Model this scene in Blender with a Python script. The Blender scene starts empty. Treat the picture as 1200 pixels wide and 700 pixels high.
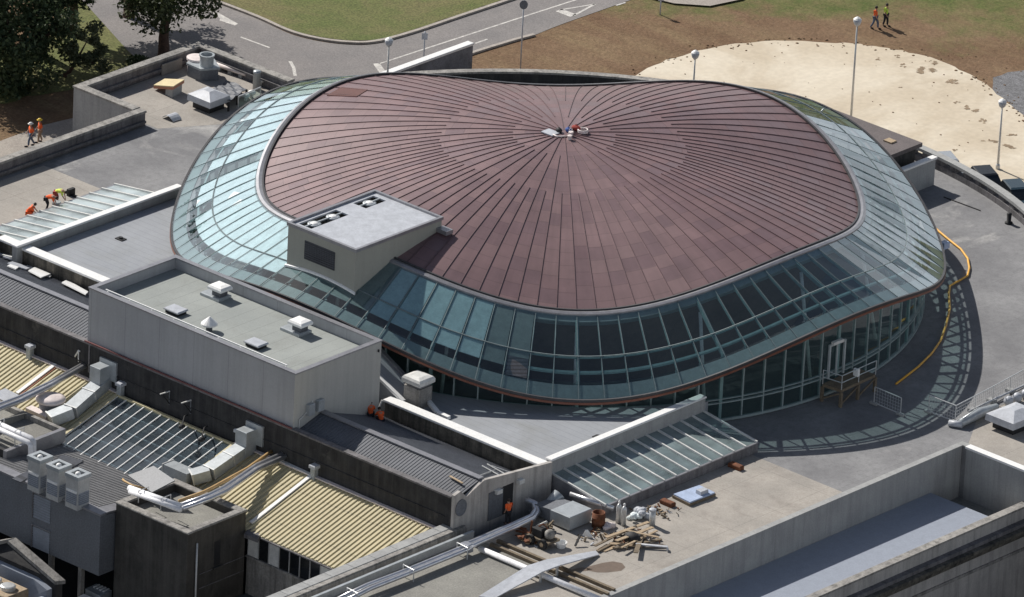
import bpy, bmesh, math, random
from mathutils import Vector, Matrix
R_ = math.radians
rng = random.Random(11)
scene = bpy.context.scene
COL = scene.collection

# ------------------------------------------------------------------ camera model
# world: X = along the long building axis, Y = towards the back, origin = dome centre at terrace level
FPX, SCL = 11000.0, 17.4
TH, RO, AZ = R_(23.27), R_(2.95), R_(48.79)
_A = Vector((math.sin(AZ), -math.cos(AZ), 0)); _B = Vector((math.cos(AZ), math.sin(AZ), 0))
_c, _s = math.cos(TH), math.sin(TH)
_W = Matrix((( _A.x, _B.x, 0), (_A.y, _B.y, 0), (0, 0, 1)))
_V = Matrix(((1, 0, 0), (0, -_s, -_c), (0, _c, -_s)))
_R = Matrix(((math.cos(RO), -math.sin(RO), 0), (math.sin(RO), math.cos(RO), 0), (0, 0, 1)))
CM = _R @ _V @ _W                       # world -> (right, down, forward)
CT = CM.transposed()
DIST = FPX / SCL
_ray = (CT @ Vector(((652 - 600) / FPX, (328 - 350) / FPX, 1))).normalized()
CPOS = -_ray * DIST

def ray(px, py):
    return CT @ Vector(((px - 600) / FPX, (py - 350) / FPX, 1))
def P(px, py, z=0.0):
    r = ray(px, py); t = (z - CPOS.z) / r.z
    return CPOS + r * t
def PAX(px, py, ax, val):
    r = ray(px, py); t = (val - CPOS[ax]) / r[ax]
    return CPOS + r * t
def PPL(px, py, pt, n):
    r = ray(px, py); n = Vector(n)
    t = (Vector(pt) - CPOS).dot(n) / r.dot(n)
    return CPOS + r * t
def pz(pts, z):
    return [P(x, y, z) for x, y in pts]

cam_d = bpy.data.cameras.new('camera'); cam = bpy.data.objects.new('camera', cam_d); COL.objects.link(cam)
right, up, back = CT @ Vector((1, 0, 0)), CT @ Vector((0, -1, 0)), CT @ Vector((0, 0, -1))
cam.matrix_world = Matrix(((right.x, up.x, back.x, CPOS.x), (right.y, up.y, back.y, CPOS.y), (right.z, up.z, back.z, CPOS.z), (0, 0, 0, 1)))
cam_d.sensor_width = 36; cam_d.lens = 36 * FPX / 1200
cam_d.clip_start = 10; cam_d.clip_end = 12000
scene.camera = cam

# ------------------------------------------------------------------ light
SUN_EL = R_(40)
sd = Vector((-0.9965, 0.083, 0)).normalized()         # horizontal direction towards the sun
to_sun = Vector((sd.x * math.cos(SUN_EL), sd.y * math.cos(SUN_EL), math.sin(SUN_EL)))
w = bpy.data.worlds.new('World'); scene.world = w; w.use_nodes = True
nt = w.node_tree; nt.nodes.clear()
out = nt.nodes.new('ShaderNodeOutputWorld'); bg = nt.nodes.new('ShaderNodeBackground')
sky = nt.nodes.new('ShaderNodeTexSky'); sky.sky_type = 'NISHITA'; sky.sun_disc = False
sky.sun_elevation = SUN_EL; sky.sun_rotation = math.atan2(sd.x, sd.y)
sky.air_density = 1.0; sky.dust_density = 1.5
tc = nt.nodes.new('ShaderNodeTexCoord'); mp = nt.nodes.new('ShaderNodeMapping'); mp.inputs['Scale'].default_value = (1, 1, 2.6)
nz = nt.nodes.new('ShaderNodeTexNoise'); nz.inputs['Scale'].default_value = 3.2; nz.inputs['Detail'].default_value = 7
rp = nt.nodes.new('ShaderNodeValToRGB'); rp.color_ramp.elements[0].position = 0.34; rp.color_ramp.elements[1].position = 0.54
mx = nt.nodes.new('ShaderNodeMix'); mx.data_type = 'RGBA'; mx.inputs['B'].default_value = (15.5, 16.4, 17.5, 1)
nt.links.new(tc.outputs['Generated'], mp.inputs['Vector']); nt.links.new(mp.outputs['Vector'], nz.inputs['Vector'])
# unseen low clouds, brightened to fill shaded walls and glass reflections; clear overhead
sxz = nt.nodes.new('ShaderNodeSeparateXYZ'); nt.links.new(tc.outputs['Generated'], sxz.inputs[0])
band = nt.nodes.new('ShaderNodeMapRange'); band.inputs['From Min'].default_value = 0.50; band.inputs['From Max'].default_value = 0.30; nt.links.new(sxz.outputs['Z'], band.inputs['Value'])
mul = nt.nodes.new('ShaderNodeMath'); mul.operation = 'MULTIPLY'
nt.links.new(nz.outputs['Fac'], rp.inputs['Fac']); nt.links.new(rp.outputs['Color'], mul.inputs[0]); nt.links.new(band.outputs['Result'], mul.inputs[1]); nt.links.new(mul.outputs[0], mx.inputs['Factor'])
nt.links.new(sky.outputs['Color'], mx.inputs['A']); nt.links.new(mx.outputs['Result'], bg.inputs['Color'])
nt.links.new(bg.outputs['Background'], out.inputs['Surface'])
bg.inputs['Strength'].default_value = 0.05
sl = bpy.data.lights.new('sun', 'SUN'); sl.energy = 4.8; sl.angle = R_(0.5); sl.color = (1, 0.955, 0.89)
so = bpy.data.objects.new('sun', sl); COL.objects.link(so)
so.rotation_euler = (-to_sun).to_track_quat('-Z', 'Y').to_euler()
scene.view_settings.view_transform = 'Standard'
try: scene.view_settings.look = 'None'
except Exception: pass
scene.view_settings.exposure = 0.15; scene.view_settings.gamma = 1.0
scene.cycles.transparent_max_bounces = 24
scene.cycles.max_bounces = 8

# ------------------------------------------------------------------ materials
def _new(name):
    m = bpy.data.materials.new(name); m.use_nodes = True
    n = m.node_tree; n.nodes.clear()
    o = n.nodes.new('ShaderNodeOutputMaterial'); b = n.nodes.new('ShaderNodeBsdfPrincipled')
    n.links.new(b.outputs['BSDF'], o.inputs['Surface'])
    return m, n, b, o
def c4(c): return (c[0], c[1], c[2], 1)
def surf(name, c1, c2=None, scale=0.8, rough=0.8, bump=0.15, streak=None, streak_amt=0.5, metal=0.0, spec=0.35,
         spots=None, spot_scale=0.25, spot_lo=0.55, spot_hi=0.7, fine=9.0, grain=0.12, seam=None):
    """weathered surface: two colours mixed by world-space noise, optional vertical streaks, optional stains"""
    m, n, b, o = _new(name); L = n.links.new
    c2 = c2 or tuple(v * 0.75 for v in c1)
    geo = n.nodes.new('ShaderNodeNewGeometry')
    t1 = n.nodes.new('ShaderNodeTexNoise'); t1.inputs['Scale'].default_value = scale; t1.inputs['Detail'].default_value = 6; t1.inputs['Roughness'].default_value = 0.62
    L(geo.outputs['Position'], t1.inputs['Vector'])
    r1 = n.nodes.new('ShaderNodeValToRGB'); r1.color_ramp.elements[0].position = 0.36; r1.color_ramp.elements[1].position = 0.64
    r1.color_ramp.elements[0].color = c4(c1); r1.color_ramp.elements[1].color = c4(c2)
    L(t1.outputs['Fac'], r1.inputs['Fac'])
    col = r1.outputs['Color']
    def mixin(fac, colour, blend='MIX'):
        nonlocal col
        mm = n.nodes.new('ShaderNodeMix'); mm.data_type = 'RGBA'; mm.blend_type = blend
        L(col, mm.inputs['A']); mm.inputs['B'].default_value = c4(colour); L(fac, mm.inputs['Factor']); col = mm.outputs['Result']
    def ramp(src, lo, hi, amt=1.0):
        q = n.nodes.new('ShaderNodeMapRange'); q.inputs['From Min'].default_value = lo; q.inputs['From Max'].default_value = hi; q.inputs['To Max'].default_value = amt
        L(src, q.inputs['Value']); return q.outputs['Result']
    if spots:
        t2 = n.nodes.new('ShaderNodeTexNoise'); t2.inputs['Scale'].default_value = spot_scale; t2.inputs['Detail'].default_value = 7; t2.inputs['Roughness'].default_value = 0.65; t2.inputs['Distortion'].default_value = 0.6
        mp_ = n.nodes.new('ShaderNodeMapping'); mp_.inputs['Location'].default_value = (17, 5, 3)
        L(geo.outputs['Position'], mp_.inputs['Vector']); L(mp_.outputs['Vector'], t2.inputs['Vector'])
        mixin(ramp(t2.outputs['Fac'], spot_lo, spot_hi), spots)
    if streak:
        mp2 = n.nodes.new('ShaderNodeMapping'); mp2.inputs['Scale'].default_value = (2.2, 2.2, 0.12)
        t3 = n.nodes.new('ShaderNodeTexNoise'); t3.inputs['Scale'].default_value = 1.0; t3.inputs['Detail'].default_value = 5; t3.inputs['Roughness'].default_value = 0.7
        L(geo.outputs['Position'], mp2.inputs['Vector']); L(mp2.outputs['Vector'], t3.inputs['Vector'])
        mixin(ramp(t3.outputs['Fac'], 0.45, 0.68, streak_amt), streak)
    tf = n.nodes.new('ShaderNodeTexNoise'); tf.inputs['Scale'].default_value = fine; tf.inputs['Detail'].default_value = 4
    L(geo.outputs['Position'], tf.inputs['Vector'])
    if grain:
        gm = n.nodes.new('ShaderNodeMapRange'); gm.inputs['From Min'].default_value = 0.25; gm.inputs['From Max'].default_value = 0.75
        gm.inputs['To Min'].default_value = 1 - grain * 2; gm.inputs['To Max'].default_value = 1 + grain * 2
        L(tf.outputs['Fac'], gm.inputs['Value'])
        vm = n.nodes.new('ShaderNodeVectorMath'); vm.operation = 'SCALE'; L(col, vm.inputs[0]); L(gm.outputs['Result'], vm.inputs['Scale']); col = vm.outputs['Vector']
    if seam:                      # (axis, spacing, width, factor): laid joints in world metres
        for ax, sp, wd, fc in seam:
            sx = n.nodes.new('ShaderNodeSeparateXYZ'); L(geo.outputs['Position'], sx.inputs['Vector'])
            md = n.nodes.new('ShaderNodeMath'); md.operation = 'PINGPONG'; md.inputs[1].default_value = sp / 2
            L(sx.outputs[ax], md.inputs[0])
            q = n.nodes.new('ShaderNodeMath'); q.operation = 'LESS_THAN'; q.inputs[1].default_value = wd / 2; L(md.outputs[0], q.inputs[0])
            q2 = n.nodes.new('ShaderNodeMath'); q2.operation = 'MULTIPLY'; q2.inputs[1].default_value = fc; L(q.outputs[0], q2.inputs[0])
            mixin(q2.outputs[0], (0.03, 0.03, 0.032))
    L(col, b.inputs['Base Color'])
    b.inputs['Roughness'].default_value = rough; b.inputs['Metallic'].default_value = metal; b.inputs['Specular IOR Level'].default_value = spec
    if bump:
        bp = n.nodes.new('ShaderNodeBump'); bp.inputs['Strength'].default_value = bump; bp.inputs['Distance'].default_value = 0.05
        L(tf.outputs['Fac'], bp.inputs['Height']); L(bp.outputs['Normal'], b.inputs['Normal'])
    return m
def plain(name, c, rough=0.6, metal=0.0, spec=0.4, var=0.1):
    return surf(name, tuple(v * (1 + var) for v in c), tuple(v * (1 - var) for v in c), scale=1.7, rough=rough, metal=metal, spec=spec, bump=0.05, grain=0.05)

def glass_mat(name, tint, ior=1.6, body=0.06, bodycol=(.25, .42, .42), rough=0.015):
    m, n, b, o = _new(name); L = n.links.new
    n.nodes.remove(b)
    tr = n.nodes.new('ShaderNodeBsdfTransparent'); tr.inputs['Color'].default_value = c4(tint)
    gl = n.nodes.new('ShaderNodeBsdfGlossy'); gl.inputs['Roughness'].default_value = rough; gl.inputs['Color'].default_value = (0.92, 0.97, 1, 1)
    df = n.nodes.new('ShaderNodeBsdfDiffuse'); df.inputs['Color'].default_value = c4(bodycol)
    geo = n.nodes.new('ShaderNodeNewGeometry')
    dt = n.nodes.new('ShaderNodeVectorMath'); dt.operation = 'DOT_PRODUCT'; L(geo.outputs['Incoming'], dt.inputs[0]); L(geo.outputs['Normal'], dt.inputs[1])
    ab = n.nodes.new('ShaderNodeMath'); ab.operation = 'ABSOLUTE'; L(dt.outputs['Value'], ab.inputs[0])
    om = n.nodes.new('ShaderNodeMath'); om.operation = 'SUBTRACT'; om.inputs[0].default_value = 1.0; L(ab.outputs[0], om.inputs[1])
    p5 = n.nodes.new('ShaderNodeMath'); p5.operation = 'POWER'; p5.inputs[1].default_value = 4.0; L(om.outputs[0], p5.inputs[0])
    f0 = 2 * ((ior - 1) / (ior + 1)) ** 2
    fr = n.nodes.new('ShaderNodeMath'); fr.operation = 'MULTIPLY_ADD'; fr.inputs[1].default_value = 1 - f0; fr.inputs[2].default_value = f0; L(p5.outputs[0], fr.inputs[0])
    # dust film on the panes
    nz = n.nodes.new('ShaderNodeTexNoise'); nz.inputs['Scale'].default_value = 0.5; nz.inputs['Detail'].default_value = 5
    L(geo.outputs['Position'], nz.inputs['Vector'])
    mr = n.nodes.new('ShaderNodeMapRange'); mr.inputs['From Min'].default_value = 0.3; mr.inputs['From Max'].default_value = 0.7
    mr.inputs['To Min'].default_value = body * 0.5; mr.inputs['To Max'].default_value = body * 1.5; L(nz.outputs['Fac'], mr.inputs['Value'])
    m1 = n.nodes.new('ShaderNodeMixShader'); L(mr.outputs['Result'], m1.inputs[0]); L(tr.outputs[0], m1.inputs[1]); L(df.outputs[0], m1.inputs[2])
    m2 = n.nodes.new('ShaderNodeMixShader'); L(fr.outputs[0], m2.inputs[0]); L(m1.outputs[0], m2.inputs[1]); L(gl.outputs[0], m2.inputs[2])
    L(m2.outputs[0], o.inputs['Surface'])
    return m

def copper_mat():
    m, n, b, o = _new('aged_copper'); L = n.links.new
    uv = n.nodes.new('ShaderNodeUVMap')
    # u = strip number, v = metres along the strip; each sheet a tone of its own
    sx = n.nodes.new('ShaderNodeSeparateXYZ'); L(uv.outputs[0], sx.inputs[0])
    fu = n.nodes.new('ShaderNodeMath'); fu.operation = 'FLOOR'; L(sx.outputs['X'], fu.inputs[0])
    wn = n.nodes.new('ShaderNodeTexWhiteNoise'); wn.noise_dimensions = '1D'; L(fu.outputs[0], wn.inputs['W'])
    ad = n.nodes.new('ShaderNodeMath'); ad.operation = 'MULTIPLY_ADD'; ad.inputs[1].default_value = 1 / 1.25; L(sx.outputs['Y'], ad.inputs[0]); L(wn.outputs['Value'], ad.inputs[2])
    fv = n.nodes.new('ShaderNodeMath'); fv.operation = 'FLOOR'; L(ad.outputs[0], fv.inputs[0])
    cb = n.nodes.new('ShaderNodeCombineXYZ'); L(fu.outputs[0], cb.inputs['X']); L(fv.outputs[0], cb.inputs['Y'])
    w2 = n.nodes.new('ShaderNodeTexWhiteNoise'); w2.noise_dimensions = '2D'; L(cb.outputs[0], w2.inputs['Vector'])
    rp = n.nodes.new('ShaderNodeValToRGB'); e = rp.color_ramp.elements
    e[0].position = 0; e[0].color = (0.168, 0.106, 0.113, 1); e[1].position = 1; e[1].color = (0.178, 0.109, 0.114, 1)
    k = e.new(0.08); k.color = (0.166, 0.108, 0.116, 1); k = e.new(0.5); k.color = (0.174, 0.108, 0.113, 1); k = e.new(0.93); k.color = (0.180, 0.110, 0.115, 1)
    L(w2.outputs['Value'], rp.inputs['Fac'])
    geo = n.nodes.new('ShaderNodeNewGeometry'); nz = n.nodes.new('ShaderNodeTexNoise'); nz.inputs['Scale'].default_value = 0.35; nz.inputs['Detail'].default_value = 8; nz.inputs['Roughness'].default_value = 0.65
    L(geo.outputs['Position'], nz.inputs['Vector'])
    mr = n.nodes.new('ShaderNodeMapRange'); mr.inputs['From Min'].default_value = 0.3; mr.inputs['From Max'].default_value = 0.7; mr.inputs['To Min'].default_value = 0.86; mr.inputs['To Max'].default_value = 1.14; L(nz.outputs['Fac'], mr.inputs['Value'])
    vm = n.nodes.new('ShaderNodeVectorMath'); vm.operation = 'SCALE'; L(rp.outputs['Color'], vm.inputs[0]); L(mr.outputs['Result'], vm.inputs['Scale'])
    # run-off streaks down the strips
    sm_ = n.nodes.new('ShaderNodeMapping'); sm_.inputs['Scale'].default_value = (2.3, .16, 1); L(uv.outputs[0], sm_.inputs['Vector'])
    sn = n.nodes.new('ShaderNodeTexNoise'); sn.inputs['Scale'].default_value = 1.0; sn.inputs['Detail'].default_value = 5; L(sm_.outputs[0], sn.inputs['Vector'])
    sr = n.nodes.new('ShaderNodeMapRange'); sr.inputs['From Min'].default_value = .3; sr.inputs['From Max'].default_value = .7; sr.inputs['To Min'].default_value = .92; sr.inputs['To Max'].default_value = 1.07; L(sn.outputs['Fac'], sr.inputs['Value'])
    v2 = n.nodes.new('ShaderNodeVectorMath'); v2.operation = 'SCALE'; L(vm.outputs[0], v2.inputs[0]); L(sr.outputs[0], v2.inputs['Scale']); vm = v2
    # cross joints
    fr = n.nodes.new('ShaderNodeMath'); fr.operation = 'FRACT'; L(ad.outputs[0], fr.inputs[0])
    lt = n.nodes.new('ShaderNodeMath'); lt.operation = 'LESS_THAN'; lt.inputs[1].default_value = 0.045; L(fr.outputs[0], lt.inputs[0])
    l2 = n.nodes.new('ShaderNodeMath'); l2.operation = 'MULTIPLY'; l2.inputs[1].default_value = 0.35; L(lt.outputs[0], l2.inputs[0])
    mx = n.nodes.new('ShaderNodeMix'); mx.data_type = 'RGBA'; L(l2.outputs[0], mx.inputs['Factor']); L(vm.outputs[0], mx.inputs['A']); mx.inputs['B'].default_value = (0.05, 0.03, 0.03, 1)
    L(mx.outputs['Result'], b.inputs['Base Color'])
    b.inputs['Metallic'].default_value = 0.06
    r2 = n.nodes.new('ShaderNodeMapRange'); r2.inputs['To Min'].default_value = 0.38; r2.inputs['To Max'].default_value = 0.55; L(w2.outputs['Value'], r2.inputs['Value']); L(r2.outputs['Result'], b.inputs['Roughness'])
    bp = n.nodes.new('ShaderNodeBump'); bp.inputs['Strength'].default_value = 0.12; bp.inputs['Distance'].default_value = 0.1; L(nz.outputs['Fac'], bp.inputs['Height']); L(bp.outputs['Normal'], b.inputs['Normal'])
    return m

M = {}
M['copper'] = copper_mat()
M['seam'] = plain('dark_copper_seam', (.135, .088, .094), rough=.5, metal=.2)
M['copper_edge'] = plain('orange_copper_edge', (.20, .085, .06), rough=.5, metal=.3)
M['trim'] = plain('grey_zinc_trim', (.30, .30, .32), rough=.4, metal=.5)
M['trim_dark'] = plain('dark_gutter', (.05, .05, .055), rough=.6)
M['glass'] = glass_mat('teal_roof_glass', (.75, .85, .87), ior=1.58, body=.02, bodycol=(.32, .38, .39))
M['wall_glass'] = glass_mat('teal_wall_glass', (.62, .76, .75), ior=1.5, body=.03)
M['sky_glass'] = glass_mat('green_skylight_glass', (.5, .62, .60), ior=1.5, body=.6, bodycol=(.27, .34, .345), rough=.25)
M['pale_glass'] = glass_mat('pale_frosted_skylight_glass', (.6, .7, .7), ior=1.5, body=.8, bodycol=(.50, .57, .575), rough=.2)
M['grid_glass'] = glass_mat('dark_skylight_glass', (.5, .58, .62), ior=1.55, body=.2, bodycol=(.19, .25, .30))
M['teal_frame'] = plain('teal_painted_steel', (.17, .27, .27), rough=.45)
M['pale_frame'] = plain('pale_grey_frame', (.42, .46, .47), rough=.45)
M['mullion'] = plain('grey_green_mullion', (.27, .33, .33), rough=.45)
M['dark_bar'] = plain('grey_glazing_gasket', (.16, .20, .21), rough=.6)
M['white'] = plain('white_paint', (.80, .80, .79), rough=.5, var=.03)
M['offwhite'] = plain('off_white_paint', (.62, .62, .60), rough=.55)
M['blind'] = plain('pale_blind', (.70, .76, .77), rough=.8)
M['blind_deep'] = plain('pale_inner_ceiling', (.72, .76, .78), rough=.8)
M['blind_mid'] = plain('teal_blind', (.34, .46, .48), rough=.8)
M['blind_dim'] = plain('grey_spandrel_panel', (.15, .19, .19), rough=.7)
M['floor_in'] = plain('grey_hall_floor', (.12, .125, .12), rough=.7)
M['bowl'] = plain('dark_timber_lining', (.12, .10, .08), rough=.7)
M['soffit'] = plain('grey_green_soffit', (.20, .25, .25), rough=.7)
M['cream'] = surf('cream_render', (.37, .37, .325), (.345, .345, .305), scale=.4, rough=.8, streak=(.29, .29, .26), streak_amt=.25, grain=.02, bump=.02)
M['louvre'] = surf('dark_louvre', (.09, .095, .11), (.07, .075, .09), rough=.5, bump=0, seam=[('Z', .16, .05, .7)])
M['louvre_mid'] = plain('blue_grey_louvre', (.22, .24, .275), rough=.5)
M['grille'] = surf('pale_blue_grille', (.30, .33, .38), (.26, .29, .34), rough=.5, bump=0, seam=[('Z', .13, .05, .5)])
M['lid'] = plain('pale_grey_sheet', (.44, .46, .50), rough=.45)
M['concrete'] = surf('pale_grey_concrete', (.37, .375, .37), (.31, .315, .315), scale=.5, rough=.85, streak=(.2, .2, .2), streak_amt=.45, grain=.05, bump=.06)
M['box_wall'] = surf('blue_grey_concrete', (.40, .41, .425), (.36, .37, .385), scale=.25, rough=.85, streak=(.29, .295, .305), streak_amt=.45, grain=.025, bump=.03, seam=[('X', 3.1, .05, .25)])
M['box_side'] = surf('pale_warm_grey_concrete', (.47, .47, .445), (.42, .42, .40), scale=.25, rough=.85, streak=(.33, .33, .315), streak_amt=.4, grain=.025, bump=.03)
M['conc_old'] = surf('old_grey_concrete', (.36, .345, .32), (.25, .24, .23), scale=.7, rough=.9, streak=(.08, .076, .07), streak_amt=.7)
M['parapet'] = surf('grey_parapet_concrete', (.20, .19, .197), (.145, .14, .146), scale=.6, rough=.9, streak=(.06, .058, .058), streak_amt=.75)
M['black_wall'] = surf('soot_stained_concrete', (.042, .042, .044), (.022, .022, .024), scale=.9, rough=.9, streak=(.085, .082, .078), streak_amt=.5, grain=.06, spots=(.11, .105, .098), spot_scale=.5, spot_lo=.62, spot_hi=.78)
M['end_conc'] = surf('pale_weathered_concrete', (.50, .475, .445), (.40, .38, .36), scale=.6, rough=.9, streak=(.16, .15, .14), streak_amt=.5, grain=.05, bump=.06)
M['retain'] = surf('blue_grey_stained_concrete', (.20, .205, .23), (.13, .135, .15), scale=.7, rough=.9, spots=(.05, .05, .055), spot_scale=.4)
M['mossy_wall'] = surf('mossy_stained_concrete', (.17, .155, .13), (.075, .07, .06), scale=1.1, rough=.9, streak=(.028, .028, .026), streak_amt=.9)
M['tower'] = surf('blackened_tower_concrete', (.075, .07, .063), (.042, .04, .037), scale=.6, rough=.9, streak=(.115, .108, .098), streak_amt=.5, grain=.06, spots=(.11, .103, .092), spot_scale=.35, spot_lo=.54, spot_hi=.72)
M['deck'] = surf('grey_roof_membrane', (.165, .165, .172), (.255, .255, .26), scale=.16, rough=.8, streak=(.105, .105, .112), streak_amt=.38, spots=(.46, .45, .43), spot_scale=.11, spot_lo=.56, spot_hi=.72, grain=.06, seam=[('X', 5.0, .05, .16)])
M['paving'] = surf('beige_concrete_paving', (.385, .355, .318), (.305, .285, .258), scale=.3, rough=.88, streak=(.25, .225, .20), streak_amt=.4, spots=(.215, .19, .17), spot_scale=.2, spot_lo=.57, spot_hi=.76, grain=.06, seam=[('X', 4.3, .05, .22), ('Y', 4.3, .05, .22)])
M['slab'] = surf('grey_concrete_flat_roof', (.27, .265, .24), (.20, .195, .18), scale=.35, rough=.9, spots=(.36, .34, .30), spot_scale=.25, spot_lo=.6, spot_hi=.75)
M['grey_roof'] = surf('grey_sheet_roof', (.33, .345, .37), (.285, .30, .325), scale=.3, rough=.5, bump=.03, grain=.03, spots=(.27, .28, .285), spot_scale=.25, spot_lo=.5, spot_hi=.72, seam=[('Y', .62, .05, .2)])
M['lift_roof'] = surf('pale_green_grey_roof', (.315, .335, .32), (.265, .285, .275), scale=.22, rough=.7, bump=.03, grain=.04, spots=(.24, .25, .235), spot_scale=.3, spot_lo=.52, spot_hi=.75, seam=[('X', 1.15, .05, .22)])
M['blue_roof'] = plain('blue_grey_metal_roof', (.30, .33, .39), rough=.45, var=.04)
M['shed'] = surf('grey_corrugated_sheet', (.118, .126, .145), (.088, .095, .11), scale=.5, rough=.55, bump=.05)
M['yellow'] = surf('cream_yellow_corrugated_sheet', (.55, .485, .305), (.49, .435, .28), scale=.35, rough=.6, bump=.03, grain=.04, seam=[('Y', 3.1, .07, .28)], spots=(.34, .27, .17), spot_scale=.5, spot_lo=.64, spot_hi=.8)
M['plant_wall'] = surf('blue_grey_cladding', (.16, .17, .19), (.14, .15, .165), scale=.4, rough=.55, bump=.03, streak=(.11, .115, .13), streak_amt=.3)
M['plant_roof'] = surf('mid_grey_ribbed_sheet', (.24, .24, .245), (.20, .20, .205), scale=.5, rough=.55, bump=.04)
M['duct'] = plain('galvanised_duct', (.40, .43, .45), rough=.42, metal=.3)
M['pipe'] = plain('silver_pipe', (.62, .63, .66), rough=.28, metal=.75)
M['white_pipe'] = plain('white_lagged_pipe', (.80, .80, .82), rough=.4)
M['brass'] = plain('tan_pipe', (.50, .33, .15), rough=.5)
M['steel'] = plain('galvanised_steel', (.55, .56, .56), rough=.4, metal=.4)
M['pinkcap'] = plain('pinkish_white_cowl', (.72, .64, .62), rough=.6)
M['rust'] = surf('rusty_steel', (.20, .075, .035), (.11, .045, .025), scale=3, rough=.85)
M['timber'] = surf('raw_timber', (.44, .34, .23), (.32, .245, .165), scale=2, rough=.8)
M['timber_old'] = surf('weathered_timber', (.20, .16, .11), (.14, .11, .08), scale=2, rough=.85)
M['black'] = plain('black_rubber', (.02, .02, .022), rough=.7)
M['yellow_hose'] = plain('yellow_hose', (.80, .42, .06), rough=.5)
M['orange_roof'] = plain('yellow_tarpaulin_roof', (.60, .50, .30), rough=.7)
M['orange_edge'] = plain('orange_fascia', (.42, .19, .12), rough=.7)
M['blue_panel'] = plain('pale_blue_sheet', (.38, .46, .62), rough=.5)
M['hi_orange'] = plain('orange_fabric', (.85, .13, .03), rough=.8)
M['hi_green'] = plain('lime_fabric', (.50, .70, .10), rough=.8)
M['hi_yellow'] = plain('yellow_green_fabric', (.62, .74, .12), rough=.8)
M['jeans'] = plain('blue_denim', (.10, .13, .19), rough=.9)
M['dark_cloth'] = plain('dark_cloth', (.025, .025, .03), rough=.9)
M['tan_cloth'] = plain('tan_cloth', (.33, .24, .17), rough=.9)
M['red_cloth'] = plain('dark_red_cloth', (.30, .05, .04), rough=.9)
M['skin'] = plain('skin', (.42, .25, .18), rough=.6)
M['hair'] = plain('dark_hair', (.03, .022, .018), rough=.7)
M['helmet_w'] = plain('white_helmet', (.8, .8, .78), rough=.35)
M['helmet_y'] = plain('yellow_helmet', (.75, .52, .05), rough=.35)
M['car_dark'] = plain('dark_car_paint', (.012, .014, .018), rough=.25, spec=.3, var=.02)
M['car_blue'] = plain('blue_black_car_paint', (.025, .045, .06), rough=.18, spec=.6, var=.02)
M['car_silver'] = plain('silver_car_paint', (.48, .5, .52), rough=.25, metal=.5, var=.02)
M['car_glass'] = plain('dark_car_glass', (.012, .014, .016), rough=.05, spec=.8, var=.01)
M['trunk'] = surf('dark_bark', (.10, .062, .045), (.055, .036, .028), scale=3, rough=.95, bump=.4)
M['asphalt'] = surf('worn_asphalt', (.225, .21, .204), (.19, .18, .178), scale=.3, rough=.9, spots=(.26, .24, .23), spot_scale=.12, spot_lo=.5, spot_hi=.7, grain=.12)
M['marking'] = surf('worn_white_marking', (.62, .60, .56), (.40, .385, .37), scale=2, rough=.8)
M['kerb'] = surf('pale_kerb', (.42, .38, .34), (.33, .30, .27), scale=2, rough=.9)
M['path'] = surf('pale_concrete_path', (.36, .325, .285), (.30, .27, .24), scale=.6, rough=.9)
M['gravel'] = surf('grey_gravel', (.20, .20, .21), (.13, .13, .135), scale=3, rough=.95, bump=.6, fine=14, grain=.3)
M['yard'] = surf('dark_wet_yard', (.045, .048, .05), (.025, .026, .028), scale=.6, rough=.8)
M['grass'] = surf('lawn', (.098, .122, .034), (.135, .135, .05), scale=.25, rough=.95, spots=(.175, .14, .07), spot_scale=.12, spot_lo=.48, spot_hi=.75, bump=.5, fine=7, grain=.25)
M['sand'] = surf('pale_graded_clay', (.57, .495, .385), (.50, .425, .32), scale=.1, rough=.95, streak=None, spots=(.66, .595, .485), spot_scale=.09, spot_lo=.44, spot_hi=.62, bump=.3, fine=2.5, grain=.035)

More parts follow.
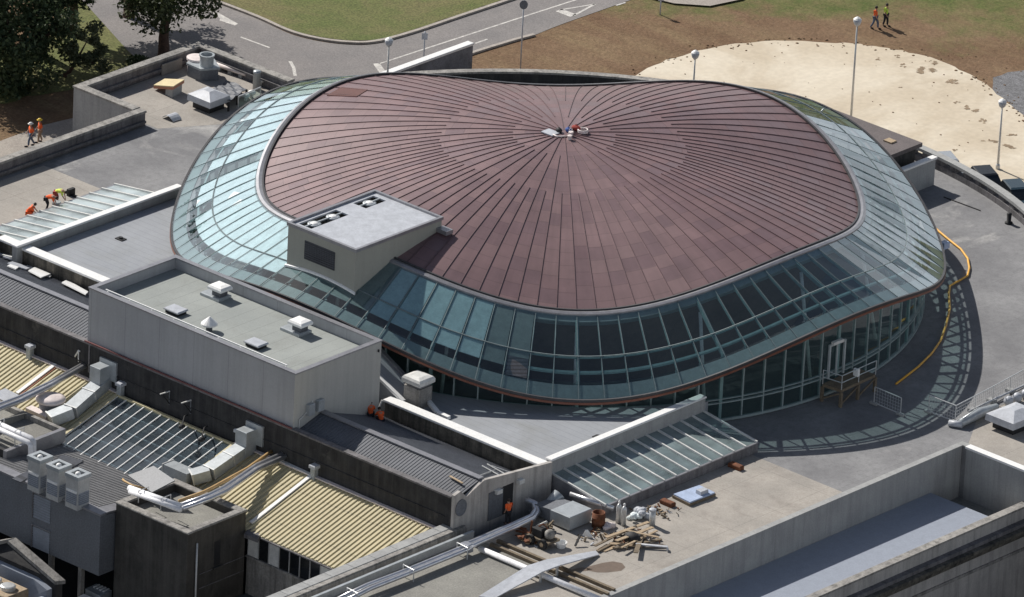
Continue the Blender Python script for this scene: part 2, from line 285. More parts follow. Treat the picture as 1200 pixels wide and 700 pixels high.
def soil_mat():
    """brown dug soil, streaked along its windrows, turning to thin grass away from the building"""
    m, n, b, o = _new('brown_soil'); L = n.links.new
    geo = n.nodes.new('ShaderNodeNewGeometry')
    mp = n.nodes.new('ShaderNodeMapping'); mp.inputs['Rotation'].default_value = (0, 0, -R_(48)); mp.inputs['Scale'].default_value = (1, 1, 1)
    L(geo.outputs['Position'], mp.inputs['Vector'])
    def noise(sc, det=7, vec=None, loc=None, scale=None):
        t = n.nodes.new('ShaderNodeTexNoise'); t.inputs['Scale'].default_value = sc; t.inputs['Detail'].default_value = det; t.inputs['Roughness'].default_value = .68
        q = n.nodes.new('ShaderNodeMapping'); q.inputs['Location'].default_value = loc or (0, 0, 0); q.inputs['Scale'].default_value = scale or (1, 1, 1)
        L(vec or geo.outputs['Position'], q.inputs['Vector']); L(q.outputs['Vector'], t.inputs['Vector']); return t.outputs['Fac']
    def ramp(f, a, b_, ca, cb):
        r = n.nodes.new('ShaderNodeValToRGB'); r.color_ramp.elements[0].position = a; r.color_ramp.elements[1].position = b_
        r.color_ramp.elements[0].color = c4(ca); r.color_ramp.elements[1].color = c4(cb); L(f, r.inputs['Fac']); return r.outputs['Color']
    base = ramp(noise(.22), .3, .7, (.145, .088, .052), (.215, .142, .088))
    streak = noise(.5, 6, geo.outputs['Position'], (3, 1, 0), (.25, 1.1, 1))
    fs = n.nodes.new('ShaderNodeMapRange'); fs.inputs['From Min'].default_value = .45; fs.inputs['From Max'].default_value = .7; fs.inputs['To Max'].default_value = .6; L(streak, fs.inputs['Value'])
    m0 = n.nodes.new('ShaderNodeMix'); m0.data_type = 'RGBA'; L(fs.outputs[0], m0.inputs['Factor']); L(base, m0.inputs['A']); m0.inputs['B'].default_value = (.25, .185, .105, 1)
    # grass takes over with distance from the dome (world metres), broken by noise
    ln = n.nodes.new('ShaderNodeVectorMath'); ln.operation = 'DOT_PRODUCT'; ln.inputs[1].default_value = (_B.y * -1 if False else -0.659, 0.752, 0)
    L(geo.outputs['Position'], ln.inputs[0])
    nn = noise(.11, 6, None, (9, 4, 0))
    sc_ = n.nodes.new('ShaderNodeMath'); sc_.operation = 'MULTIPLY_ADD'; sc_.inputs[1].default_value = 26; L(nn, sc_.inputs[0]); L(ln.outputs['Value'], sc_.inputs[2])
    fg = n.nodes.new('ShaderNodeMapRange'); fg.inputs['From Min'].default_value = 67.8; fg.inputs['From Max'].default_value = 72; L(sc_.outputs[0], fg.inputs['Value'])
    grass = ramp(noise(.5), .35, .65, (.090, .115, .034), (.175, .150, .070))
    m1 = n.nodes.new('ShaderNodeMix'); m1.data_type = 'RGBA'; L(fg.outputs[0], m1.inputs['Factor']); L(m0.outputs['Result'], m1.inputs['A']); L(grass, m1.inputs['B'])
    fine = noise(5, 5)
    gm = n.nodes.new('ShaderNodeMapRange'); gm.inputs['From Min'].default_value = .25; gm.inputs['From Max'].default_value = .75; gm.inputs['To Min'].default_value = .6; gm.inputs['To Max'].default_value = 1.4; L(fine, gm.inputs['Value'])
    vm = n.nodes.new('ShaderNodeVectorMath'); vm.operation = 'SCALE'; L(m1.outputs['Result'], vm.inputs[0]); L(gm.outputs[0], vm.inputs['Scale'])
    L(vm.outputs[0], b.inputs['Base Color']); b.inputs['Roughness'].default_value = .95; b.inputs['Specular IOR Level'].default_value = .15
    bp = n.nodes.new('ShaderNodeBump'); bp.inputs['Strength'].default_value = .7; bp.inputs['Distance'].default_value = .12; L(fine, bp.inputs['Height']); L(bp.outputs['Normal'], b.inputs['Normal'])
    return m
M['soil'] = soil_mat()
def leaf_mat(name, c1, c2):
    m, n, b, o = _new(name); L = n.links.new
    inf = n.nodes.new('ShaderNodeNewGeometry')
    r = n.nodes.new('ShaderNodeValToRGB'); r.color_ramp.elements[0].color = c4(c1); r.color_ramp.elements[1].color = c4(c2)
    L(inf.outputs['Random Per Island'], r.inputs['Fac']); L(r.outputs['Color'], b.inputs['Base Color'])
    b.inputs['Roughness'].default_value = .6; b.inputs['Specular IOR Level'].default_value = .3
    tl = n.nodes.new('ShaderNodeBsdfTranslucent'); L(r.outputs['Color'], tl.inputs['Color'])
    mx = n.nodes.new('ShaderNodeMixShader'); mx.inputs[0].default_value = .25; L(b.outputs[0], mx.inputs[1]); L(tl.outputs[0], mx.inputs[2]); L(mx.outputs[0], o.inputs['Surface'])
    return m
M['leaf_dark'] = leaf_mat('dark_green_leaves', (.024, .044, .020), (.080, .108, .048))
M['leaf_deep'] = leaf_mat('brown_green_leaves', (.020, .034, .014), (.075, .088, .034))
M['leaf_olive'] = leaf_mat('olive_grey_leaves', (.055, .075, .038), (.135, .15, .085))

# ------------------------------------------------------------------ mesh helpers
class MB:
    def __init__(s): s.v = []; s.f = []; s.uv = None
    def add(s, vs, fs):
        k = len(s.v); s.v += [tuple(v) for v in vs]; s.f += [tuple(i + k for i in f) for f in fs]; return s
    def box(s, x0, x1, y0, y1, z0, z1):
        return s.add([(x0, y0, z0), (x1, y0, z0), (x1, y1, z0), (x0, y1, z0), (x0, y0, z1), (x1, y0, z1), (x1, y1, z1), (x0, y1, z1)],
                     [(3, 2, 1, 0), (4, 5, 6, 7), (0, 1, 5, 4), (1, 2, 6, 5), (2, 3, 7, 6), (3, 0, 4, 7)])
    def bevbox(s, x0, x1, y0, y1, z0, z1, b=.04):
        # box with a chamfered top edge
        return s.loft([[(x0, y0, z0), (x1, y0, z0), (x1, y1, z0), (x0, y1, z0)], [(x0, y0, z1 - b), (x1, y0, z1 - b), (x1, y1, z1 - b), (x0, y1, z1 - b)],
                       [(x0 + b, y0 + b, z1), (x1 - b, y0 + b, z1), (x1 - b, y1 - b, z1), (x0 + b, y1 - b, z1)]])
    def loft(s, rings, cap=True, closed=True):
        n = len(rings[0]); vs = [p for r in rings for p in r]; fs = []
        for i in range(len(rings) - 1):
            for j in range(n if closed else n - 1):
                a = i * n + j; b = i * n + (j + 1) % n
                fs.append((a, b, b + n, a + n))
        if cap: fs.append(tuple(range(n - 1, -1, -1))); fs.append(tuple((len(rings) - 1) * n + j for j in range(n)))
        return s.add(vs, fs)
    def prism(s, pts, z0, z1):
        return s.loft([[(p[0], p[1], z0) for p in pts], [(p[0], p[1], z1) for p in pts]])
    def extr(s, pts, vec):
        vec = Vector(vec)
        return s.loft([[Vector(p) for p in pts], [Vector(p) + vec for p in pts]])
    def beam(s, a, b, w, h=None, upv=(0, 0, 1)):
        a, b = Vector(a), Vector(b); h = h or w; d = (b - a).normalized(); u = Vector(upv)
        if abs(d.dot(u)) > .98: u = Vector((1, 0, 0))
        sd_ = d.cross(u).normalized() * w / 2; u2 = sd_.cross(d).normalized() * h / 2
        return s.loft([[p - sd_ - u2, p + sd_ - u2, p + sd_ + u2, p - sd_ + u2] for p in (a, b)])
    def tube(s, pts, r, n=10, rs=None):
        pts = [Vector(p) for p in pts]; rings = []
        prev = None
        for i, p in enumerate(pts):
            d = ((pts[min(i + 1, len(pts) - 1)] - pts[max(i - 1, 0)])).normalized()
            u = Vector((0, 0, 1)) if abs(d.z) < .95 else Vector((1, 0, 0))
            if prev is not None: u = prev
            sd_ = d.cross(u)
            if sd_.length < .05: sd_ = d.cross(Vector((0, 1, .3)))
            sd_.normalize(); u2 = sd_.cross(d).normalized(); prev = u2
            q = rs[i] if rs else r
            rings.append([p + (sd_ * math.cos(2 * math.pi * k / n) + u2 * math.sin(2 * math.pi * k / n)) * q for k in range(n)])
        return s.loft(rings)
    def lathe(s, c, prof, n=20):
        c = Vector(c)
        return s.loft([[c + Vector((r * math.cos(2 * math.pi * k / n), r * math.sin(2 * math.pi * k / n), z)) for k in range(n)] for r, z in prof])
    def ball(s, c, r, n=10, m=7, sq=(1, 1, 1)):
        c = Vector(c)
        return s.loft([[c + Vector((sq[0] * r * math.sin(t) * math.cos(2 * math.pi * k / n), sq[1] * r * math.sin(t) * math.sin(2 * math.pi * k / n), -sq[2] * r * math.cos(t))) for k in range(n)] for t in [math.pi * (i + .03) / (m + .06) for i in range(m + 1)]])
    def build(s, name, mat, parent=None, smooth=False, loc=None):
        me = bpy.data.meshes.new(name)
        vs = s.v
        if parent is not None:
            anc = parent
            while anc.get('_o') is None and anc.parent is not None: anc = anc.parent
            o_ = anc.get('_o') or (0, 0, 0); vs = [(v[0] - o_[0], v[1] - o_[1], v[2] - o_[2]) for v in vs]
        elif loc is not None: vs = [(v[0] - loc[0], v[1] - loc[1], v[2] - loc[2]) for v in vs]
        me.from_pydata(vs, [], s.f); me.materials.append(mat)
        if smooth: me.polygons.foreach_set('use_smooth', [True] * len(me.polygons))
        bm = bmesh.new(); bm.from_mesh(me); bmesh.ops.recalc_face_normals(bm, faces=bm.faces); bm.to_mesh(me); bm.free()
        me.update()
        ob = bpy.data.objects.new(name, me); COL.objects.link(ob)
        if parent is not None:
            ob.parent = parent
        elif loc is not None: ob.location = loc
        return ob
def tag(o, label=None, cat=None, group=None, kind=None):
    if label: o['label'] = label
    if cat: o['category'] = cat
    if group: o['group'] = group
    if kind: o['kind'] = kind
    return o
EMPT = []
def thing(name, label, cat, loc=(0, 0, 0), group=None):
    o = bpy.data.objects.new(name, None); COL.objects.link(o); o.location = tuple(loc); o.empty_display_size = .5
    o['_o'] = tuple(loc); EMPT.append(o)
    return tag(o, label, cat, group)
def copy_thing(root, loc, rz, label, group=None):
    r = root.copy(); COL.objects.link(r); r.location = loc; r.rotation_euler = (0, 0, rz); r['label'] = label
    if group: r['group'] = group
    for ch in list(root.children):
        c = ch.copy(); COL.objects.link(c); c.parent = r
        for g in list(ch.children):
            d = g.copy(); COL.objects.link(d); d.parent = c
    return r
def structure(mb, name, mat, smooth=False): return tag(mb.build(name, mat, smooth=smooth), kind='structure')
def arc(r, a0, a1, n): return [(r * math.cos(R_(a0 + (a1 - a0) * i / n)), r * math.sin(R_(a0 + (a1 - a0) * i / n))) for i in range(n + 1)]
def corrugated(mb, x0, x1, line, pitch, h, thick=.04):
    """ribbed sheet: ribs run along line ((y,z) pairs), profile repeats along X"""
    prof = []; x = x0; k = 0
    fr = ((0, 0), (.5, 0), (.6, 1), (.9, 1))
    while x < x1 - 1e-6:
        for f, t in fr:
            xx = x + f * pitch
            if xx <= x1: prof.append((xx, t * h))
        x += pitch
    prof.append((x1, 0))
    rings = [[(px_, y, z + dz) for px_, dz in prof] for y, z in line]
    n = len(prof)
    vs = [p for r in rings for p in r]; fs = []
    for i in range(len(rings) - 1):
        for j in range(n - 1): a = i * n + j; fs.append((a, a + 1, a + n + 1, a + n))
    mb.add(vs, fs)
    # closed underside and ends
    y0, z0 = line[0]; y1, z1 = line[-1]
    low = [[(x0, y, z - thick), (x1, y, z - thick)] for y, z in line]
    vs = [p for r in low for p in r]
    mb.add(vs, [(i * 2, i * 2 + 2, i * 2 + 3, i * 2 + 1) for i in range(len(line) - 1)])
    for (y, z) in (line[0], line[-1]):
        mb.add([(x0, y, z - thick), (x1, y, z - thick)] + [(px_, y, z + dz) for px_, dz in reversed(prof)], [tuple(range(len(prof) + 2))])
    for xx in (x0, x1):
        pl = [(xx, y, z - thick) for y, z in line] + [(xx, y, z) for y, z in reversed(line)]
        mb.add(pl, [tuple(range(len(pl)))])
    return mb
# ================================================================== GROUND
GZ = -2.5
def poly_sheet(name, pts, mat, z, smooth_n=0):
    return structure(MB().add([(p[0], p[1], z) for p in pts], [tuple(range(len(pts)))]), name, mat)
def rough_line(pts, step=.8, amp=.25):
    o_ = []
    for (a, b) in zip(pts[:-1], pts[1:]):
        a, b = Vector((a[0], a[1])), Vector((b[0], b[1])); n = max(1, int((b - a).length / step))
        nn = (b - a).orthogonal().normalized() if (b - a).length > 0 else Vector((0, 0))
        for i in range(n): o_.append(a + (b - a) * i / n + nn * rng.uniform(-amp, amp))
    o_.append(Vector(pts[-1])); return [(p.x, p.y) for p in o_]
def spl(pts, n=6):
    """Catmull-Rom through 2D points"""
    P_ = [Vector((p[0], p[1])) for p in pts]; P_ = [P_[0] * 2 - P_[1]] + P_ + [P_[-1] * 2 - P_[-2]]; o_ = []
    for i in range(1, len(P_) - 2):
        a, b, c, d = P_[i - 1:i + 3]
        for k in range(n):
            t = k / n
            o_.append(.5 * ((2 * b) + (c - a) * t + (2 * a - 5 * b + 4 * c - d) * t * t + (3 * b - a - 3 * c + d) * t ** 3))
    o_.append(P_[-2]); return [(p.x, p.y) for p in o_]
g = MB(); HX0, HX1, HY0, HY1 = -37.0, 100.0, -140.0, -0.15        # sunken yards in front of and beside the building
BIG = 4000
g.add([(-BIG, -BIG, GZ), (BIG, -BIG, GZ), (BIG, BIG, GZ), (-BIG, BIG, GZ), (HX0, HY0, GZ), (HX1, HY0, GZ), (HX1, HY1, GZ), (HX0, HY1, GZ)],
      [(0, 1, 5, 4), (1, 2, 6, 5), (2, 3, 7, 6), (3, 0, 4, 7)])
g.add([(HX0, HY0, GZ), (HX1, HY0, GZ), (HX1, HY1, GZ), (HX0, HY1, GZ), (HX0, HY0, -9), (HX1, HY0, -9), (HX1, HY1, -9), (HX0, HY1, -9)], [(0, 1, 5, 4), (1, 2, 6, 5), (2, 3, 7, 6), (3, 0, 4, 7)])
structure(g, 'ground', M['soil'])
structure(MB().add([(HX0, HY0, -9), (HX1, HY0, -9), (HX1, HY1, -9), (HX0, HY1, -9)], [(0, 1, 2, 3)]), 'yard', M['yard'])

def G(*pts): return [tuple(P(x, y, GZ)[:2]) for x, y in pts]
# road
road_up = spl(G((150, -40), (200, -16), (245, 1), (300, 22), (340, 40), (375, 49), (410, 53), (440, 52), (480, 42), (540, 22), (600, 2), (640, -12), (700, -34)), 6)
road_lo = spl(G((860, -40), (800, -20), (740, 0), (700, 14), (655, 30), (620, 44), (600, 49), (555, 63), (500, 84), (440, 112), (380, 130)), 4) + G((250, 150), (150, 60), (60, -40))
poly_sheet('road', road_up + road_lo, M['asphalt'], GZ + .02)
# lawn above the road
lawn = rough_line(spl(G((100, -64), (150, -44), (200, -19), (245, -2), (300, 18.5), (340, 36), (375, 45), (410, 49), (440, 48), (480, 38), (540, 18), (600, -2), (640, -16), (700, -38)), 5), 1.2, .08)
poly_sheet('lawn', lawn + G((900, -300), (100, -400)), M['grass'], GZ + .11)
def kerb_strip(line, wd, h, name, mat):
    mb = MB(); L_ = [Vector((p[0], p[1])) for p in line]; rings = []
    for i, p in enumerate(L_):
        d = (L_[min(i + 1, len(L_) - 1)] - L_[max(i - 1, 0)]).normalized(); nn = Vector((-d.y, d.x)) * wd / 2
        rings.append([(p.x - nn.x, p.y - nn.y, GZ), (p.x + nn.x, p.y + nn.y, GZ), (p.x + nn.x, p.y + nn.y, GZ + h), (p.x - nn.x, p.y - nn.y, GZ + h)])
    mb.loft(rings); structure(mb, name, mat)
kerb_strip(spl(G((200, -17.5), (245, -.5), (300, 20.5), (340, 38), (375, 47), (410, 51), (440, 50), (480, 40), (540, 20), (600, 0), (640, -14)), 6), .3, .16, 'kerb', M['kerb'])
kerb_strip(spl(G((626, 42), (600, 49), (555, 63), (520, 76)), 5), .3, .15, 'kerb', M['kerb'])
# grass verge left of the road under the trees
verge = rough_line(G((118, -30), (60, 30), (20, 60), (-60, 95)), 1.0, .4) + rough_line(G((-40, 130), (60, 108), (150, 85), (225, 62), (236, 50), (170, 20)), 1.0, .5)
poly_sheet('grass_verge', verge, M['grass'], GZ + .012)
# path beside the left parapet
poly_sheet('path', rough_line(G((-60, 190), (0, 166), (50, 147), (100, 135), (118, 128)), 2, .05) + G((120, 165), (60, 200), (-60, 240)), M['path'], GZ + .016)
# graded clay apron, curved outer edge
sand = rough_line(spl(G((690, 118), (745, 88), (790, 68), (850, 53), (920, 48.5), (990, 51), (1040, 57), (1090, 68), (1130, 85), (1160, 103), (1185, 124), (1210, 146), (1235, 185)), 6), .5, .14)
poly_sheet('bare_clay', sand + G((1230, 260), (1120, 240), (1000, 190), (800, 140)), M['sand'], GZ + .02)
poly_sheet('gravel', rough_line(G((1163, 105), (1166, 92), (1180, 84), (1260, 80), (1290, 160), (1215, 150), (1190, 128), (1163, 105)), .8, .2), M['gravel'], GZ + .026)
# soil scuffs on the clay
sc = MB()
for cx_, cy_, rx, ry in ((1083, 83, 13, 5), (1058, 77, 5, 2.5), (1052, 66, 4, 2), (1115, 95, 9, 4), (1138, 127, 9, 4), (1028, 69, 4, 1.6), (1056, 103, 3, 1), (1152, 142, 6, 3), (1160, 166, 10, 2), (1180, 172, 12, 3), (1096, 74, 7, 2), (1120, 176, 4, 1.5), (1121, 120, 4, 1.5), (1185, 158, 8, 2)):
    for q in range(5):
        a0 = rng.uniform(0, 6); ox, oy = rng.uniform(-.5, .5) * rx, rng.uniform(-.5, .5) * ry
        pts = [P(cx_ + ox * 1.6 + rx * .42 * rng.uniform(.25, 1.2) * math.cos(a), cy_ + oy * 1.6 + ry * .42 * rng.uniform(.25, 1.2) * math.sin(a), GZ + .028 + .003 * q) for a in [a0 + k * math.pi / 7 for k in range(14)]]
        sc.add(pts, [tuple(range(14))])
structure(sc, 'soil_patches', surf('dry_brown_clay', (.30, .225, .15), (.22, .165, .11), scale=1.5, rough=.95))
cl = MB()
edge_px = spl([(690, 118), (745, 88), (790, 68), (850, 53), (920, 48.5), (990, 51), (1040, 57), (1090, 68), (1130, 85), (1160, 103), (1185, 124), (1210, 146)], 30)
for k in range(150):
    ex, ey = rng.choice(edge_px); p = P(ex + rng.gauss(0, 9), ey + rng.gauss(0, 3), GZ + .03); q = rng.uniform(.03, .11)
    cl.ball(p, q, 6, 4, (rng.uniform(.7, 1.5), rng.uniform(.7, 1.5), .5))
for k in range(60):
    p = P(rng.uniform(800, 1200), rng.uniform(60, 180), GZ + .03); q = rng.uniform(.03, .08); cl.ball(p, q, 6, 4, (1.2, 1, .5))
tag(cl.build('clods', M['soil'], None), 'clods of brown earth scattered along the edge of the pale clay', 'earth', kind='stuff')
top_path = MB().add([P(x, y, GZ + .13) for x, y in ((760, -3), (790, 4), (832, 7), (870, -1), (900, -20), (760, -20))], [tuple(range(6))]); structure(top_path, 'path', M['path'])
# painted markings
def mark(pts, name='road_marking', z=GZ + .026):
    structure(MB().add([P(x, y, z) for x, y in pts], [tuple(range(len(pts)))]), name, M['marking'])
def markline(a, b, w_=.16):
    a, b = P(*a, GZ + .026), P(*b, GZ + .026); n_ = (b - a).cross(Vector((0, 0, 1))).normalized() * w_ / 2
    structure(MB().add([a - n_, b - n_, b + n_, a + n_], [(0, 1, 2, 3)]), 'road_marking', M['marking'])
markline((444, 75), (600, 24)); markline((600, 24), (690, -5))
markline((441, 74.5), (450, 87), .5); markline((557, 51), (571, 46)); markline((282, 43.5), (316, 56)); markline((722, 6.5), (733, 3))
for a, b in (((340, 72), (344, 79)), ((344, 79), (346, 89))): markline(a, b, .25)
markline((655, 12), (672, 18.5), .7); markline((672, 18.5), (697, 5), .2); markline((655, 12), (697, 5), .16)
mark([(245, 12), (252, 13), (279, 28), (275, 30), (257, 24), (258, 22)])
# ================================================================== TERRACE (roof deck of the rear wing)
circ_pts = arc(35.0, 17.1, 162.9, 72)
terr = [(35.6, -62), (35.6, -.4), (43.5, -.4), (43.5, 10.3)] + circ_pts + [(-43.5, 10.3), (-43.5, -1.3), (-37.4, -1.3), (-37.4, -62), (-24.6, -62), (-24.6, -26.2), (24.3, -26.2), (24.3, -62)]
structure(MB().prism(terr, -9, 0), 'terrace', M['deck'])
structure(MB().add([(x, y, .006) for x, y in ((24.4, -62), (35.6, -62), (35.6, -11.8), (24.4, -11.8))], [(0, 1, 2, 3)]), 'paving', M['paving'])
structure(MB().add([(x, y, .006) for x, y in ((-36.9, -62), (-24.7, -62), (-24.7, -11.9), (-36.9, -11.9))], [(0, 1, 2, 3)]), 'paving', M['paving'])
structure(MB().add([(x, y, .006) for x, y in [(-43.2, -1.2), (-36.4, -1.2), (-33.0, 4.5), (-33.4, 9.9), (-43.2, 9.9)]], [(0, 1, 2, 3, 4)]), 'paving', M['paving'])
structure(MB().add([(x, y, .006) for x, y in [(43.2, -.1), (36.2, -.1), (33.4, 4.4), (33.6, 9.9), (43.2, 9.9)]], [(4, 3, 2, 1, 0)]), 'paving', M['paving'])
# damp stain
for k, pts in enumerate((((681, 667), (690, 664), (705, 660), (718, 658), (729, 660), (733, 665), (728, 669), (712, 671), (700, 671)), ((668, 668), (682, 665), (695, 667), (690, 669), (678, 670)))):
    structure(MB().add([P(x, y, .011) for x, y in pts], [tuple(range(len(pts)))]), 'damp_stain', plain('damp_stain_%d' % k, (.16, .12, .09), rough=.4))

# ================================================================== DOME
NB = 96
dome = thing('event_hall', 'round hall with an undulating copper dome ringed by a sloping band of blue-green glass', 'building')
def ze(a): return 4.35 + 1.65 * math.cos(4 * a)
def zc(a): return 7.3 + .95 * math.cos(4 * a) - .45 * max(0, math.cos(a - R_(135))) ** 6
ZA = 10.7
RC, RE, RD = 20.0, 26.0, 24.75
def zcop(r, a):
    t = r / RC; zr = zc(a)
    return ZA - (ZA - zr) * (.18 * t + .82 * t * t)
SUB = 4
bars = [R_(360 * i / NB) for i in range(NB)]
# copper shell
rad = [0.35] + [3.4 * i / 4 for i in range(1, 5)] + [3.4 + 4.8 * i / 6 for i in range(1, 7)] + [8.2 + 11.8 * i / 14 for i in range(1, 15)]
na = NB * 2
cv, cf, cuv = [], [], []
for r in rad:
    for j in range(na): a = 2 * math.pi * j / na; cv.append((r * math.cos(a), r * math.sin(a), zcop(r, a)))
for i in range(len(rad) - 1):
    for j in range(na):
        j2 = (j + 1) % na; cf.append((i * na + j, i * na + j2, (i + 1) * na + j2, (i + 1) * na + j))
        per = 4 if rad[i + 1] <= 3.41 else (2 if rad[i + 1] <= 8.21 else 1)
        u0 = j / 2 / per + (0 if per == 1 else (500 if per == 2 else 900)); u1 = (j + 1) / 2 / per + (u0 - j / 2 / per)
        u1 -= 1e-4; u0 += 1e-4
        cuv.append([(u0, rad[i]), (u1, rad[i]), (u1, rad[i + 1]), (u0, rad[i + 1])])
top = len(cv); cv.append((0, 0, ZA + .02))
for j in range(na): cf.append((j, top, (j + 1) % na)); cuv.append([(900.5, 0.1)] * 3)
me = bpy.data.meshes.new('copper_roof'); me.from_pydata(cv, [], cf); me.materials.append(M['copper'])
ul = me.uv_layers.new(name='UVMap'); k = 0
for q in cuv:
    for u in q: ul.data[k].uv = u; k += 1
me.polygons.foreach_set('use_smooth', [True] * len(me.polygons))
copper = bpy.data.objects.new('copper_roof', me); COL.objects.link(copper); copper.parent = dome
# lining below the copper (gives the roof its thickness)
lin = MB(); rr = [0.3, 5, 10, 15, RC]
lin.loft([[(r * math.cos(2 * math.pi * j / 96), r * math.sin(2 * math.pi * j / 96), zcop(r, 2 * math.pi * j / 96) - .45) for j in range(96)] for r in rr])
lin.build('ceiling', M['bowl'], dome, True)
# standing seams
sm = MB()
def seam_line(a, r0, r1, w_=.028, h_=.05):
    n = max(3, int((r1 - r0) / 1.0)); rings = []
    t = Vector((-math.sin(a), math.cos(a), 0)) * w_ / 2
    for i in range(n + 1):
        r = r0 + (r1 - r0) * i / n; p = Vector((r * math.cos(a), r * math.sin(a), zcop(r, a)))
        rings.append([p - t - Vector((0, 0, .03)), p + t - Vector((0, 0, .03)), p + t + Vector((0, 0, h_)), p - t + Vector((0, 0, h_))])
    sm.loft(rings)
for i, a in enumerate(bars):
    r0 = .5 if i % 4 == 0 else (3.4 if i % 2 == 0 else 8.2)
    seam_line(a, r0 + rng.uniform(0, .1), RC - .05)
sm.build('seam', M['seam'], copper)
# repair patch near the back-left edge
pa = [(r, R_(a)) for r, a in ((19.2, 166), (16.8, 166), (16.8, 171.5), (19.2, 171.5))]
def at_edge(px, py, lift):      # point on the copper seen at this pixel
    r_ = ray(px, py); t = (12 - CPOS.z) / r_.z
    for _ in range(2000):
        p = CPOS + r_ * t; rr_ = math.hypot(p.x, p.y)
        if rr_ < RC and p.z <= zcop(rr_, math.atan2(p.y, p.x)): break
        t += .05
    return Vector((p.x, p.y, zcop(math.hypot(p.x, p.y), math.atan2(p.y, p.x)) + lift))
q = [at_edge(x, y, .05) for x, y in ((383, 112.5), (418, 114), (431, 106), (400, 103))]
MB().loft([[v + Vector((0, 0, -.2)) for v in q], q]).build('dark_patch', plain('bare_brown_patch', (.10, .035, .03), rough=.7), copper)
# zinc gutter edge
def ring_loft(mb, sect, n=192):
    """sect(a) -> list of (r, z) closed section"""
    rings = []
    for j in range(n + 1):
        a = 2 * math.pi * j / n; rings.append([(r * math.cos(a), r * math.sin(a), z) for r, z in sect(a)])
    m_ = len(rings[0])
    for j in range(n):
        mb.add(rings[j] + rings[j + 1], [(i, (i + 1) % m_, m_ + (i + 1) % m_, m_ + i) for i in range(m_)])
    return mb
ring_loft(MB(), lambda a: [(RC - .02, zc(a) - .4), (RC + .48, zc(a) - .45), (RC + .48, zc(a) + .02), (RC + .30, zc(a) + .1), (RC - .02, zc(a) + .06)]).build('edge_trim', M['trim'], dome, False)
ring_loft(MB(), lambda a: [(RC - .06, zc(a) + .0), (RC + .06, zc(a) + .0), (RC + .06, zc(a) + .17), (RC - .06, zc(a) + .17)]).build('gutter', M['trim_dark'], dome, False)
# glass band
R0 = RC + .46
def zg(r, a):
    t = (r - R0) / (RE - R0); s = zc(a) - .06; e = ze(a)
    k = .35 * max(0.0, -math.cos(4 * a))
    return s + (e - s) * t + k * 4 * t * (1 - t) * .6
RM = R0 + (RE - R0) * .52
gl = MB()
for i in range(NB):
    a0, a1 = bars[i], bars[i] + 2 * math.pi / NB
    for (ra, rb) in ((R0, RM), (RM, RE - .04)):
        jit = rng.uniform(-.016, .016); j2 = rng.uniform(-.016, .016)
        gl.add([(ra * math.cos(a0), ra * math.sin(a0), zg(ra, a0) + jit), (rb * math.cos(a0), rb * math.sin(a0), zg(rb, a0) + j2),
                (rb * math.cos(a1), rb * math.sin(a1), zg(rb, a1) - j2), (ra * math.cos(a1), ra * math.sin(a1), zg(ra, a1) - jit)], [(0, 1, 2, 3)])
glass = gl.build('glass_roof', M['glass'], dome)
gb = MB()
def rail(mb, a, r0, r1, w_, zlo, zhi, fz=zg, n=4):
    t = Vector((-math.sin(a), math.cos(a), 0)) * w_ / 2; rings = []
    for i in range(n + 1):
        r = r0 + (r1 - r0) * i / n; p = Vector((r * math.cos(a), r * math.sin(a), fz(r, a)))
        rings.append([p - t + Vector((0, 0, zlo)), p + t + Vector((0, 0, zlo)), p + t + Vector((0, 0, zhi)), p - t + Vector((0, 0, zhi))])
    mb.loft(rings)
for i, a in enumerate(bars): rail(gb, a, R0, RE, .034, -.03, .02)
ring_loft(gb, lambda a: [(RM - .03, zg(RM, a) - .03), (RM + .03, zg(RM, a) - .03), (RM + .03, zg(RM, a) + .035), (RM - .03, zg(RM, a) + .035)])
gb.build('glazing_bar', M['dark_bar'], glass)
for i, a in enumerate(bars):
    mb = MB(); big = i % 6 == 0
    rail(mb, a, R0, RD + .1, .2 if big else .085, -.34 if big else -.22, -.06); mb.build('rafter', M['teal_frame'], dome)
ring_loft(MB(), lambda a: [(RM - .04, zg(RM, a) - .17), (RM + .04, zg(RM, a) - .17), (RM + .04, zg(RM, a) - .07), (RM - .04, zg(RM, a) - .07)]).build('purlin', M['teal_frame'], dome)
ring_loft(MB(), lambda a: [(R0 - .1, zg(R0, a) - .7), (R0 + .1, zg(R0, a) - .7), (R0 + .4, zg(R0 + .4, a) - .14), (R0 + .4, zg(R0 + .4, a) - .09), (R0, zg(R0, a) - .08)]).build('top_spandrel', M['soffit'], dome)
ring_loft(MB(), lambda a: [(RD + .3, zg(RD + .3, a) - .26), (RE - .05, ze(a) - .26), (RE - .05, ze(a) - .06), (RD + .3, zg(RD + .3, a) - .1)]).build('soffit', M['soffit'], dome)
ring_loft(MB(), lambda a: [(RD - .55, zg(RD - .55, a) - .2), (RD - .42, zg(RD - .42, a) - .2), (RD - .42, zg(RD - .42, a) - .07), (RD - .55, zg(RD - .55, a) - .07)]).build('eave_beam', M['teal_frame'], dome)
ring_loft(MB(), lambda a: [(RE - .06, ze(a) - .34), (RE + .12, ze(a) - .30), (RE + .12, ze(a) - .14), (RE - .06, ze(a) - .14)]).build('copper_fascia', M['copper_edge'], dome)
ring_loft(MB(), lambda a: [(RE - .06, ze(a) - .135), (RE + .09, ze(a) - .135), (RE + .09, ze(a) + .05), (RE - .06, ze(a) + .05)]).build('eave_rim', M['trim_dark'], dome)
